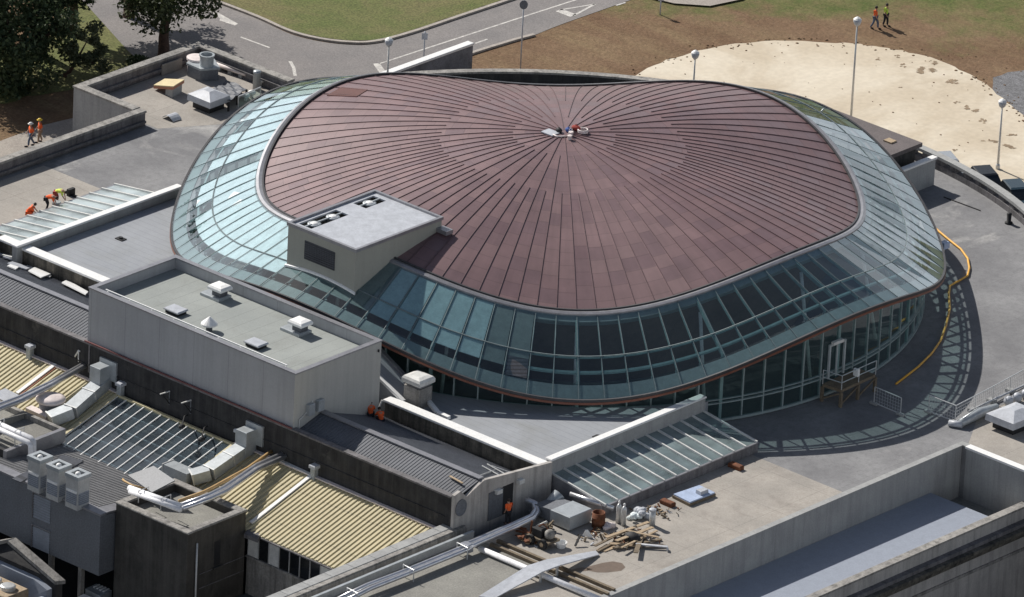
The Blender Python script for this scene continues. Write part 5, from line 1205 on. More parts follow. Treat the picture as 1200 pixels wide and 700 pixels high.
# ================================================================== WALKWAY, PIPES AND DECK AT LOWER RIGHT
zc_ = .5
xw0 = P(450, 644, zc_).x
t = thing('walkway', 'pale concrete gutter walkway with metal-faced upstand running out of the bottom edge', 'walkway', (23, -45, 0))
MB().box(22.35, 23.55, -62, -34.5, -9, zc_ - .12).build('wall', M['conc_old'], t)
sg = MB()
for k in range(14): y1 = -34.4 - k * 2; sg.bevbox(22.3, 23.1, y1 - 1.97, y1, zc_ - .118, zc_, .03)
sg.build('coping', M['concrete'], t)
MB().box(23.12, 23.5, -62, -34.5, zc_ - .118, zc_ - .03).build('gutter_edge', M['conc_old'], t)
MB().box(23.552, 24.28, -62, -34.8, -1.2, -.02).build('gutter', M['black'], t)
MB().box(24.29, 24.42, -62, -34.8, -.5, zc_ - .02).build('upstand', M['steel'], t)
MB().box(24.25, 24.46, -62, -34.8, zc_ - .018, zc_ + .04).build('upstand_cap', M['duct'], t)
structure(MB().add([(x, y, .012) for x, y in ((24.45, -62), (30.6, -62), (30.6, -34.7), (24.45, -34.7))], [(0, 1, 2, 3)]), 'flat_roof_surface', M['slab'])
zt = .55
pth = [P(395, 703, zt), P(430, 686, zt), P(478, 668, zt), P(544, 641, zt), P(548, 637, zt + .1), P(556, 634, zt + .1), P(600, 615, zt + .1), P(622, 605, zt), P(627, 598, zt), P(625, 590, zt + .1), P(615, 586, zt + .3)]
pth2 = [P(398, 708, zt), P(434, 690, zt), P(482, 671, zt), P(548, 644, zt), P(553, 640, zt + .1), P(560, 637, zt + .1), P(602, 619, zt + .1), P(625, 608, zt), P(631, 600, zt), P(628, 590, zt + .1), P(618, 585, zt + .3)]
t = pipes('pair of silver pipes on the flat roof bending up beside the shed doorway', [pth, pth2], ['pipe', 'pipe'], [.15, .15])
for px, py in ((412, 697), (478, 670), (541, 644)):
    v = P(px, py, zt); MB().tube([v + Vector((-.5, .1, -.54)), v + Vector((-.5, .1, .28)), v + Vector((.5, 0, .28)), v + Vector((.5, 0, -.54))], .04, 6).build('bracket', M['steel'], t)
for px, py in ((547, 640),): v = P(px, py, zt + .1); MB().bevbox(v.x - .35, v.x + .35, v.y - .25, v.y + .25, .3, .85, .05).build('joint_box', M['pipe'], t)
a, b = P(562, 643, .25), P(704, 703, .25); tag(MB().tube([a, b], .19, 12).build('pipe', M['white_pipe'], None, True), 'single thick white pipe lying across the flat roof under the ramp', 'pipe')
for (a, b), lb in ((((575, 638), (713, 697)), 'nearer'), (((583, 634), (720, 692)), 'further')):
    a, b = P(*a, .12), P(*b, .12); tag(MB().beam(a, b, .22, .22).build('rail', M['timber_old'], None), 'dark weathered rail beside the white pipe on the flat roof, %s one of two' % lb, 'rail')
# ramp: bent grey sheet bridging the pipes
rp1 = [P(561, 700, .12), P(618, 664, .75), P(640, 657, .75), P(698, 646.5, .06)]; rp2 = [P(580, 702, .12), P(636, 671, .75), P(655, 664, .75), P(702, 651, .06)]
t = thing('ramp', 'bent grey metal ramp bridging the pipes on the deck at the bottom', 'ramp', P(640, 665, 0))
MB().loft([[l, r, r + Vector((0, 0, .07)), l + Vector((0, 0, .07))] for l, r in zip(rp1, rp2)]).build('plate', M['lid'], t)
for f in (1, 2):
    for v in (rp1[f], rp2[f]): c = rp1[f].lerp(rp2[f], .5); u = v.lerp(c, .25); MB().box(u.x - .06, u.x + .06, u.y - .06, u.y + .06, .02, u.z - .01).build('leg', M['steel'], t)
# big grey box duct
def bent_duct():
    t = thing('box_duct', 'large pale blue-grey box duct lying on the deck by the shed end wall', 'duct', P(660, 615, 0))
    bt = [P(x, y, .12) for x, y in ((667, 623), (694, 611), (672, 601), (648, 611))]
    tp = [P(x, y, .95) for x, y in ((650, 600), (667, 609.5), (692, 598), (673, 589))]
    p = P(667, 622, .1); w_, d_ = 1.5, 1.95
    x0, x1, y0, y1 = p.x - 1.65, p.x, p.y, p.y + 2.1
    MB().bevbox(x0, x1, y0, y1, .1, 1.0, .03).build('casing', M['blue_panel'] if False else M['duct'], t)
    MB().extr([(x0 - 2.1, y0 + .25, .1), (x0 - .002, y0 + .1, .1), (x0 - .002, y0 + .1, .95), (x0 - 1.6, y0 + .25, .75)], (0, 1.9, 0)).build('elbow', M['plant_wall'], t)
    for yy in (y0 + .3, y1 - .3): MB().box(x0 + .2, x1 - .2, yy - .06, yy + .06, .01, .1).build('bearer', M['timber'], t)
bent_duct()
p = P(655, 585, 0.6); q = P(641, 596, .2)
tag(MB().tube([q, q.lerp(p, .6) + Vector((0, 0, .2)), p + Vector((0, 0, .35))], .42, 16).build('round_duct', M['duct'], None, True), 'fat round silver duct stub beside the skylight and shed end wall', 'duct')
a, b = P(668, 579, .9), P(719, 596, .55); tag(MB().tube([a, b], .16, 12).build('ridge_pipe', M['pipe'], None, True), 'bright silver pipe along the near end of the right glass skylight', 'pipe')
a, b = P(670, 590, .6), P(694, 599, .6); tag(MB().tube([a, b], .06, 8).build('thin_pipe', M['white_pipe'], None, True), 'thin white pipe between the box duct and the skylight', 'pipe')
p = P(701, 617, 0); mb = MB().lathe(p, ((.42, .012), (.43, .3), (.45, .31), (.43, .32), (.43, .64), (.45, .65), (.43, .66), (.42, 1.0), (.38, 1.0), (.36, .55)), 22)
tag(mb.build('oil_drum', M['rust'], None, True, p), 'rusty open oil drum by the corner of the right glass skylight', 'drum')
def cylinder(px, py, label, h=1.35, r=.17):
    p = P(px, py, 0); t = thing('gas_cylinder', label, 'gas cylinder', p, 'gas cylinders by the skylight')
    MB().lathe(p, ((r, .012), (r, h - .25), (r * .8, h - .1), (r * .35, h)), 16).build('body', M['steel'], t, True); MB().lathe(p + Vector((0, 0, h)), ((.06, 0), (.06, .12), (.08, .13), (.04, .2)), 10).build('valve', M['white'], t)
cylinder(724.5, 613, 'left of two upright silver gas cylinders at the skylight corner'); cylinder(730.5, 616, 'right of two upright silver gas cylinders at the skylight corner')
p = P(764, 616, 0); t = thing('bollard', 'single grey standing pipe stub at the right of the timber heap', 'post', p); MB().lathe(p, ((.2, .012), (.2, 1.05)), 16).build('pipe', M['steel'], t, True); MB().lathe(p, ((.23, 1.051), (.23, 1.15), (.1, 1.2)), 16).build('cap', M['lid'], t)
# white bucket
p = P(657.5, 642, 0); tag(MB().lathe(p, ((.25, .012), (.36, .4), (.38, .4), (.28, .06), (.1, .05)), 20).build('basin', M['white'], None, False, p), 'white plastic basin on the deck below the box duct', 'basin')
# timber heap
hp = [((697, 640), (742, 618), .3, 'timber_old'), ((700, 646), (735, 628), .12, 'timber_old'), ((710, 630), (760, 612), .45, 'timber'), ((722, 634), (765, 618), .5, 'timber'), ((728, 642), (770, 622), .4, 'timber'), ((742, 638), (780, 640), .2, 'timber_old'), ((715, 637), (752, 640), .3, 'timber'), ((735, 622), (772, 630), .55, 'timber'), ((745, 648), (752, 628), .4, 'timber_old'), ((720, 642), (775, 632), .2, 'timber_old')]
for k, (a, b, z, m_) in enumerate(hp):
    p, q = P(*a, z), P(*b, max(.1, z - .2)); 
    tag(MB().beam(p, q, rng.uniform(.12, .3), .06).build('board', M[m_], None), '%s board tossed on the scrap heap by the glass skylight' % ('pale raw' if m_ == 'timber' else 'dark weathered'), 'board', 'boards of the %s timber in the scrap heap' % ('pale' if m_ == 'timber' else 'dark'))
p, q = P(745, 638, .25), P(782, 641, .2); tag(MB().tube([p, q, q + Vector((.25, -.25, -.05))], .09, 8).build('scrap_pipe', M['lid'], None, True), 'pale grey pipe poking out of the scrap heap to the right', 'pipe')
v = [P(x, y, .06) for x, y in ((699, 644), (711, 637.5), (724, 641), (709, 646.5))]; tag(MB().loft([[(q.x, q.y, .012) for q in v], v]).build('plywood', M['timber'], None), 'flat sheet of plywood on the deck at the end of the ramp', 'plywood')
p = P(741, 630, .3); tag(MB().ball(p, .5, 10, 6, (1.2, .9, .7)).build('sack', M['black'], None, True, p), 'black sack in the middle of the scrap heap', 'sack')
for px, py, s_, m_, lb in ((714, 620, .45, 'pinkcap', 'pinkish bundle at the left end of the scrap heap'), (750, 606, .7, 'lid', 'crumpled pale plastic bundle behind the scrap heap'), (744, 610, .5, 'blind', 'pale teal plastic bundle behind the scrap heap')):
    p = P(px, py, 0); mb = MB()
    for k in range(7): mb.ball(p + Vector((rng.uniform(-s_, s_) * .7, rng.uniform(-s_, s_) * .7, rng.uniform(.1, s_ * .7))), s_ * rng.uniform(.3, .55), 7, 5, (rng.uniform(.7, 1.3), rng.uniform(.7, 1.3), rng.uniform(.5, .9)))
    tag(mb.build('plastic_bundle', M[m_], None, False, p), lb, 'bundle')
v = [P(682, 628, .05), P(692, 630, .05), P(686, 621, .5)]; tag(MB().extr(v, (.12, .1, .02)).build('offcut', M['white'], None), 'white triangular offcut beside the rusty drum', 'offcut')
# loose small debris round the heap and along the kerb
for m_, nm, cnt in (('timber', 'wood_debris', 60), ('timber_old', 'rubble', 90), ('lid', 'plastic_debris', 40), ('rust', 'metal_debris', 40)):
    mb = MB()
    for k in range(cnt):
        cx_, cy_, sx_, sy_ = rng.choice(((740, 632, 30, 9), (740, 632, 22, 7), (632, 636, 18, 9), (700, 628, 25, 9), (770, 600, 22, 6)))
        p = P(rng.gauss(cx_, sx_ * .55), rng.gauss(cy_, sy_ * .55), .012)
        if p.x < 24.7 or (p.x < 28 and p.y > -26.4): continue
        d = Vector((rng.uniform(-1, 1), rng.uniform(-1, 1), rng.uniform(0, .35))).normalized() * rng.uniform(.05, .35); w__ = rng.uniform(.03, .13)
        mb.beam(p + Vector((0, 0, w__ * .6)) - d * .5, p + Vector((0, 0, w__ * .6 + d.z)) + d * .5, w__, w__ * rng.uniform(.3, 1))
    tag(mb.build(nm, M[m_], None), {'timber': 'small pale wood offcuts strewn round the scrap heap', 'timber_old': 'small dark rubble strewn round the scrap heap and cart', 'lid': 'small pale plastic bits strewn round the scrap heap', 'rust': 'small rusty metal bits strewn round the scrap heap'}[m_], 'debris', kind='stuff')
# generator / cart
def cart():
    p = P(631, 640, 0); t = thing('cart', 'dark wheeled machine cart loaded with scrap in front of the pipes', 'cart', p)
    MB().box(p.x - 1.0, p.x + .9, p.y - .1, p.y + 1.0, .35, .5).build('bed', M['timber_old'], t)
    for dx, dy in ((-.5, -.2), (.5, -.2)):
        c = Vector((p.x + dx, p.y + dy, .34)); wh = MB(); wh.loft([[c + Vector((r * math.cos(a), o_, r * math.sin(a))) for a in [2 * math.pi * k / 18 for k in range(18)]] for o_, r in ((-.08, .24), (-.1, .33), (.1, .33), (.08, .24))]); ty = wh.build('wheel', M['black'], t)
        MB().loft([[c + Vector((.15 * math.cos(a), o_, .15 * math.sin(a))) for a in [2 * math.pi * k / 12 for k in range(12)]] for o_ in (-.12, -.081)]).build('hub', M['timber'], ty)
    MB().bevbox(p.x - .7, p.x + .1, p.y + .1, p.y + .9, .502, 1.1, .08).build('engine', M['black'], t)
    MB().ball((p.x + .45, p.y + .5, .8), .35, 10, 7).build('tank', M['conc_old'], t, True)
    MB().beam((p.x - .9, p.y + .2, .5), (p.x - .9, p.y + .3, 1.35), .1).build('handle', M['rust'], t); MB().beam((p.x - 1.2, p.y + .6, .6), (p.x - .2, p.y + .9, 1.35), .18, .1).build('lid', M['offwhite'], t)
    MB().tube([(p.x - .4, p.y + .4, 1.1), (p.x - .1, p.y + .5, 1.35), (p.x + .3, p.y + .5, 1.1)], .05, 6).build('hose', M['rust'], t)
cart()
for k, (x, y, m_, lb) in enumerate(((617, 626, 'rust', 'rusty scrap lump left of the machine cart'), (645, 625, 'timber_old', 'dark scrap lump right of the machine cart'), (617, 635, 'rust', 'low rusty scrap lump in front of the machine cart'))):
    p = P(x, y, 0); mb = MB()
    for q in range(6):
        c = p + Vector((rng.uniform(-.5, .5), rng.uniform(-.4, .4), rng.uniform(.1, .4))); d = Vector((rng.uniform(-1, 1), rng.uniform(-1, 1), rng.uniform(-.3, .6))).normalized() * rng.uniform(.2, .5); mb.beam(c - d, c + d, rng.uniform(.06, .25), rng.uniform(.05, .15))
    tag(mb.build('scrap', M[m_], None, False, p), lb, 'scrap')
tt = P(680, 634, .05); tag(MB().beam(P(674, 640, .1), P(680, 627, .6), .12, .1).build('hand_tool', M['black'], None), 'black hand tool propped on the deck below the box duct', 'tool')
v = P(673, 640, 0)
# blue sheet pallet
v = [P(x, y, .3) for x, y in ((788, 579), (808, 589), (839, 577), (820, 568))]
t = thing('sheet_stack', 'stack of pale blue sheets on timber bearers in front of the right skylight', 'sheets', sum(v, Vector()) / 4)
MB().loft([[(q.x, q.y, .012) for q in v], [(q.x, q.y, .2) for q in v]]).build('pallet', M['timber_old'], t); c = sum(v, Vector()) / 4
MB().loft([[c + (q - c) * .95 + Vector((0, 0, -.098)) for q in v], [c + (q - c) * .95 for q in v]]).build('sheets', M['blue_panel'], t)
MB().loft([[c + (q - c) * .3 + Vector((.3, .4, .002)) for q in v], [c + (q - c) * .28 + Vector((.3, .4, .25)) for q in v]]).build('wrap', M['lid'], t)
for px, py, lb in ((782, 592, 'left'), (862, 549, 'right')):
    p = P(px, py, 0); tag(MB().bevbox(p.x - .5, p.x + .5, p.y - .2, p.y + .25, .012, .3, .05).build('brick_pile', M['rust'], None), 'low reddish block pile along the skylight kerb, %s one' % lb, 'blocks')

# ================================================================== SUNKEN GUTTER ROOF AT LOWER RIGHT
tag(MB().box(35.62, 36.0, -62, -.45, -6, .03).build('retaining_wall', M['concrete'], None), 'tall grey concrete wall dropping from the deck to the sunken blue-grey roof', 'wall')
tag(MB().box(35.6, 36.05, -62, -.46, .031, .1).build('kerb', M['concrete'], None), 'thin pale kerb along the top of the wall above the sunken roof', 'kerb')
tag(MB().box(36.01, 41.3, -62, -3.4, -3.4, -2.42).build('sunken_roof', M['blue_roof'], None), 'smooth blue-grey metal roof sunk behind the outer parapet, one strip sunlit', 'roof')
tag(MB().box(36.01, 41.0, -3.38, -.45, -9, -3.6).build('sump', M['slab'], None), 'dark pit floor at the far end of the sunken roof', 'pit')
t = thing('annex_wall', 'pale grey annex wall closing the far end of the sunken roof, white kerb on top', 'wall', (40, -.4, 0))
MB().box(36.36, 46, -.44, -.1, -9, -.05).build('wall', M['concrete'], t); MB().box(36.3, 46, -.5, .05, -.048, .1).build('kerb', M['white'], t)
MB().box(35.62, 36.3, -.44, .02, .004, .1).build('corner_pier', M['concrete'], t)
t = thing('outer_parapet', 'dark moulded outer parapet and cornice in the bottom right corner', 'wall', (41.8, -30, -9))
xo = P(1060, 648, -2.0).x + .42
MB().box(xo - .35, xo + .1, -62, -.6, -6, -2.14).build('wall', M['end_conc'], t); MB().box(xo - .42, xo + .18, -62, -.55, -2.138, -2.0).build('coping', M['conc_old'], t)
MB().box(xo + .1, xo + .55, -62, -.6, -3.2, -2.95).build('ledge', M['parapet'], t)
MB().extr([(xo + .1, -62, -3.202), (xo + .95, -62, -3.202), (xo + .95, -62, -3.4), (xo + .75, -62, -3.5), (xo + .6, -62, -3.9), (xo + .1, -62, -3.9)], (0, 61.4, 0)).build('cornice', M['mossy_wall'], t)
MB().box(xo + .1, xo + .4, -62, -.6, -9, -3.902).build('facade', M['end_conc'], t)
MB().box(xo + .402, xo + .5, -62, -.6, -5.0, -4.8).build('string_course', M['conc_old'], t)
t2_ = thing('annex_return', 'pale moulded return wall at the right edge beyond the outer parapet', 'wall', (xo + 2, -.5, -9))
MB().box(xo + .42, xo + 6, -.55, .1, -9, -3.2).build('wall', M['end_conc'], t2_); MB().box(xo + .96, xo + 6, -1.0, .1, -3.198, -2.95).build('cornice', M['white'], t2_)

# ================================================================== RIGHT TERRACE FURNITURE
hv = [P(x, y, .12) for x, y in ((1093, 265), (1100, 271), (1112, 281), (1126, 292), (1134, 303), (1136, 314), (1134, 323), (1124, 329), (1113, 335), (1112, 345), (1113, 362), (1109, 380), (1103, 398), (1092, 414), (1076, 430), (1050, 450))]
tag(MB().tube(hv, .075, 8).build('hose', M['yellow_hose'], None, True), 'long yellow hose curving over the terrace round the right of the dome', 'hose')
p = P(1106, 297, 1.0); 
v = P(1105, 308, 0)
t = thing('light_fitting', 'small bluish lamp housing on a post at the right tip of the glass eave', 'lamp', v)
MB().tube([v, v + Vector((0, 0, 1.1))], .05, 8).build('post', M['steel'], t); MB().bevbox(v.x - .25, v.x + .25, v.y - .3, v.y + .3, 1.1, 1.55, .05).build('housing', M['blue_panel'], t)
p = P(1182, 262, 0); tag(MB().lathe(p, ((.28, .012), (.28, .1), (.15, .12), (.18, .75), (.05, .8)), 14).build('drain_cowl', M['black'], None, True, p), 'small black cowl standing on the terrace near the curved balustrade', 'vent cowl')
a, b = P(1106, 231, .03), P(1149, 247, .03); tag(MB().tube([a, b], .04, 6).build('cable', M['black'], None), 'thin dark cable trailing over the terrace from the porch', 'cable')
# site fence
def fence_panel(pts, label):
    v = [P(x, y, 0) for x, y in pts]; t = thing('site_fence', label, 'fence', v[0]); h = 1.25
    for p in v: MB().tube([p + Vector((0, 0, .012)), p + Vector((0, 0, h))], .035, 6).build('post', M['steel'], t)
    for a, b in zip(v[:-1], v[1:]):
        MB().tube([a + Vector((0, 0, h)), b + Vector((0, 0, h))], .035, 6).build('rail', M['steel'], t); MB().tube([a + Vector((0, 0, .12)), b + Vector((0, 0, .12))], .035, 6).build('rail', M['steel'], t)
        ms = MB(); n = max(6, int((b - a).length / .22))
        for k in range(1, n): c = a.lerp(b, k / n); ms.beam(c + Vector((0, 0, .12)), c + Vector((0, 0, h)), .012, .012)
        for k in range(1, 5): ms.beam(a + Vector((0, 0, .12 + (h - .12) * k / 5)), b + Vector((0, 0, .12 + (h - .12) * k / 5)), .012, .012)
        ms.build('mesh', M['steel'], t)
    for p in v[:3]: MB().bevbox(p.x - .3, p.x + .3, p.y - .12, p.y + .12, .01, .17, .03).build('foot_block', M['concrete'], t)
fence_panel(((1088, 484), (1119, 496), (1142, 484), (1163, 473), (1183, 462), (1212, 446)), 'steel mesh site fence at the corner of the terrace by the insulated pipes')
fence_panel(((1024, 474), (1055, 487)), 'short steel mesh fence panel in shadow beside the timber landing')
# insulated pipes on the annex corner
t = thing('insulated_pipes', 'grey foil-wrapped pipes lying along the terrace edge behind the hipped vent', 'pipes', P(1145, 487, 0))
MB().tube([P(1126, 496, .35), P(1148, 484, .38), P(1168, 477, .35)], .34, 12, [.26, .36, .24]).build('pipe', M['duct'], t, True)
MB().tube([P(1112, 496, .2), P(1128, 498, .25)], .22, 10).build('pipe', M['lid'], t, True)
for px, py in ((1182, 470), (1192, 466), (1202, 462)): p = P(px, py, .3); MB().ball(p, .34, 12, 8).build('elbow', M['lid'], t, True)
MB().tube([P(1136, 482, .25), P(1165, 468, .25), P(1200, 452, .25)], .07, 8).build('thin_pipe', M['lid'], t, True)
for px, py in ((1140, 483), (1162, 472), (1184, 460)): p = P(px, py, 0); MB().bevbox(p.x - .3, p.x + .3, p.y - .2, p.y + .2, .012, .28, .05).build('block', M['concrete'], t)
# timber landing at the drum door
def landing():
    zl = 1.25; a, b, c, d = P(964, 450, zl), P(986, 457, zl), P(1026, 439, zl), P(1004, 431, zl)
    t = thing('landing', 'raw timber landing with braced legs and handrail at the drum door', 'landing', (a + c) / 2 - Vector((0, 0, zl)))
    MB().loft([[v - Vector((0, 0, .2)) for v in (a, b, c, d)], [a, b, c, d]]).build('deck', M['timber_old'], t)
    for v in (a, b, c, d, b.lerp(c, .5)): MB().beam(Vector((v.x, v.y, .01)), v - Vector((0, 0, .201)), .18).build('leg', M['timber_old'], t)
    for p, q in ((a, b), (b, b.lerp(c, .5)), (b.lerp(c, .5), c)):
        MB().beam(Vector((p.x, p.y, .2)), q - Vector((0, 0, .25)), .1).build('brace', M['timber_old'], t)
    for v in (a, b, b.lerp(c, .5), c): MB().tube([v, v + Vector((0, 0, 1.0))], .035, 6).build('rail_post', M['steel'], t)
    for p, q in ((a, b), (b, c)):
        for h in (1.0, .5): MB().tube([p + Vector((0, 0, h)), q + Vector((0, 0, h))], .035, 6).build('handrail', M['pale_frame'], t)
    v = b.lerp(c, .42) + Vector((0, 0, .8)); MB().bevbox(v.x - .2, v.x + .2, v.y - .1, v.y + .1, v.z - .25, v.z + .25, .03).build('notice_board', M['white'], t)
landing()
# door in the drum
ang = math.atan2(P(978, 440, 1.25).y, P(978, 440, 1.25).x)
d_ = Vector((math.cos(ang), math.sin(ang), 0)); tn = Vector((-d_.y, d_.x, 0)); c = d_ * (RD + .1)
mb = MB()
for s_ in (-1, 1): mb.beam(c + tn * .75 * s_ + Vector((0, 0, 1.25)), c + tn * .75 * s_ + Vector((0, 0, 3.55)), .14)
mb.beam(c - tn * .82 + Vector((0, 0, 3.6)), c + tn * .82 + Vector((0, 0, 3.6)), .14); mb.beam(c + Vector((0, 0, 1.25)), c + Vector((0, 0, 3.5)), .1)
dr = mb.build('door_frame', M['pale_frame'], dome); cc = c + d_ * .25 - tn * .3 + Vector((0, 0, 3.85)); MB().beam(cc - tn * .5, cc + tn * .5, .25, .2).build('door_canopy', M['offwhite'], dome)
# blue-grey lower roof at lower left of annex already built; gravel drain lines omitted

# ================================================================== LAMPS, SIGNS, CARS
def lamp(px, py_top, zb=GZ, h=None, py_base=None, label='', xb=None):
    if py_base: base = P(xb or px, py_base, zb)
    else: base = None
    if h is None: topz = PAX(px, py_top, 1, base.y).z; h = topz - zb
    else:
        # find ground point whose top projects to (px, py_top)
        tp = P(px, py_top, zb + h); base = Vector((tp.x, tp.y, zb))
    t = thing('street_lamp', label, 'street lamp', base, 'lamp posts behind the dome')
    MB().tube([base, base + Vector((0, 0, h * .5)), base + Vector((0, 0, h - .5))], .07, 8, [.09, .075, .055]).build('pole', M['offwhite'] if h < 6.5 else M['steel'], t, True)
    MB().lathe(base, ((.16, 0), (.16, .3), (.1, .4)), 10).build('base', M['steel'], t)
    MB().lathe(base + Vector((0, 0, h - .55)), ((.1, 0), (.22, .12), (.3, .38), (.26, .5)), 14).build('globe', M['lid'], t, True)
    MB().lathe(base + Vector((0, 0, h - .05)), ((.3, 0), (.2, .1), (.03, .2)), 14).build('cap', M['white'], t)
lamp(456, 46, h=5.0, label='white lamp post at the end of the retaining wall by the road')
lamp(815, 61, h=5.0, label='white lamp post standing on the pale clay behind the dome')
lamp(1005, 22, h=8.0, label='tall thin lamp post rising behind the right rim of the dome')
lamp(1175, 118, h=5.2, label='lamp post beside the parked cars on the clay')
def sign_post(px, py, h, label, dark=False):
    tp = P(px, py, GZ + h); b = Vector((tp.x, tp.y, GZ)); t = thing('sign_post', label, 'sign', b)
    MB().tube([b, b + Vector((0, 0, h))], .05, 8).build('pole', M['lid'], t, True)
    r = CT @ Vector((1, 0, 0)); r = Vector((r.x, r.y, 0)).normalized(); f = r.cross(Vector((0, 0, 1)))
    c = b + Vector((0, 0, h - .35)) + f * .06
    MB().loft([[c + r * .3 * math.cos(a) + Vector((0, 0, .35 * math.sin(a))) + f * o_ for a in ([2 * math.pi * k / 16 for k in range(16)] if dark else [math.pi / 4 + math.pi / 2 * k for k in range(4)])] for o_ in (-.02, .03)]).build('plate', M['plant_wall'] if dark else M['lid'], t)
sign_post(498, 37, 3.2, 'pale blue sign plate on a thin pole at the kerb behind the retaining wall')
sign_post(614, 0, 5.5, 'dark round sign on a thin tall pole at the verge by the road', True)
sign_post(775, -8, 1.7, 'small white post at the top edge of the grass')
def car(px, py, zroof_, heading, paint, label):
    p = P(px, py, zroof_); base = Vector((p.x, p.y, zroof_ - 1.62)); t = thing('parked_car', label, 'car', base, 'cars parked by the balustrade'); t.rotation_euler = (0, 0, heading)
    t['_o'] = (0, 0, 0)
    def sect(x, w_, z0, z1): return [(x, -w_, z0), (x, w_, z0), (x, w_ * 1.02, (z0 + z1) / 2), (x, w_ * .95, z1), (x, -w_ * .95, z1), (x, -w_ * 1.02, (z0 + z1) / 2)]
    MB().loft([sect(-2.2, .72, .45, .95), sect(-2.0, .85, .32, 1.02), sect(-1.0, .88, .3, 1.05), sect(.9, .88, .3, 1.02), sect(1.9, .84, .32, .9), sect(2.2, .68, .42, .75)]).build('body', paint, t)
    MB().loft([[(x, -y, z), (x, y, z)] for x, y, z in ((-2.0, .8, 1.03),)] and [[(-1.95, -.8, 1.03), (1.0, -.8, 1.03), (1.0, .8, 1.03), (-1.95, .8, 1.03)], [(-1.55, -.66, 1.55), (.25, -.66, 1.55), (.25, .66, 1.55), (-1.55, .66, 1.55)]]).build('windows', M['car_glass'], t)
    MB().loft([[(-1.62, -.68, 1.552), (.3, -.68, 1.552), (.3, .68, 1.552), (-1.62, .68, 1.552)], [(-1.45, -.6, 1.62), (.1, -.6, 1.62), (.1, .6, 1.62), (-1.45, .6, 1.62)]]).build('roof', paint, t)
    for sx in (-1.35, 1.35):
        for sy in (-.82, .82):
            wh = MB(); wh.loft([[(sx + r * math.cos(a), sy + o_, .33 + r * math.sin(a)) for a in [2 * math.pi * k / 18 for k in range(18)]] for o_, r in ((-.1, .27), (-.11, .33), (.11, .33), (.1, .27))]); wo = wh.build('wheel', M['black'], t)
            MB().loft([[(sx + .19 * math.cos(a), sy + o_ * (1 if sy > 0 else -1), .33 + .19 * math.sin(a)) for a in [2 * math.pi * k / 12 for k in range(12)]] for o_ in (.105, .13)]).build('rim', M['steel'], wo)
    for sy in (-.55, .55): MB().bevbox(2.1, 2.2, sy - .16, sy + .16, .6, .74, .02).build('headlight', M['lid'], t); MB().box(-2.2, -2.1, sy - .16, sy + .16, .75, .9).build('tail_light', M['red_cloth'], t)
hd = math.atan2(.35, 1)
car(1158, 203, GZ + 1.62, -.55, M['car_dark'], 'black car parked just beyond the curved balustrade, left of the blue-black one')
car(1194, 219, GZ + 1.62, -.55, M['car_blue'], 'blue-black car at the right picture edge beyond the balustrade')
car(1112, 186.5, GZ + 1.2, -.55, M['car_silver'], 'silver car almost hidden behind the balustrade near the porch')

# ================================================================== PEOPLE
def skinned(name, joints, edges, radii, mat, parent, lev=1):
    me = bpy.data.meshes.new(name); o_ = parent.get('_o') or (0, 0, 0)
    me.from_pydata([(j[0], j[1], j[2]) for j in joints], edges, [])
    ob = bpy.data.objects.new(name, me); COL.objects.link(ob)
    sk = ob.modifiers.new('skin', 'SKIN'); sk.use_smooth_shade = True
    ly = me.skin_vertices[0] if len(me.skin_vertices) else me.attributes.new('skin', 'FLOAT', 'POINT')
    for i, r in enumerate(radii): me.skin_vertices[0].data[i].radius = (r, r) if not isinstance(r, tuple) else r
    me.skin_vertices[0].data[0].use_root = True
    sb = ob.modifiers.new('sub', 'SUBSURF'); sb.levels = lev; sb.render_levels = lev
    dg = bpy.context.evaluated_depsgraph_get(); new = bpy.data.meshes.new_from_object(ob.evaluated_get(dg))
    ob.modifiers.clear(); ob.data = new; bpy.data.meshes.remove(me); new.name = name
    new.materials.clear(); new.materials.append(mat); ob.parent = parent
    return ob
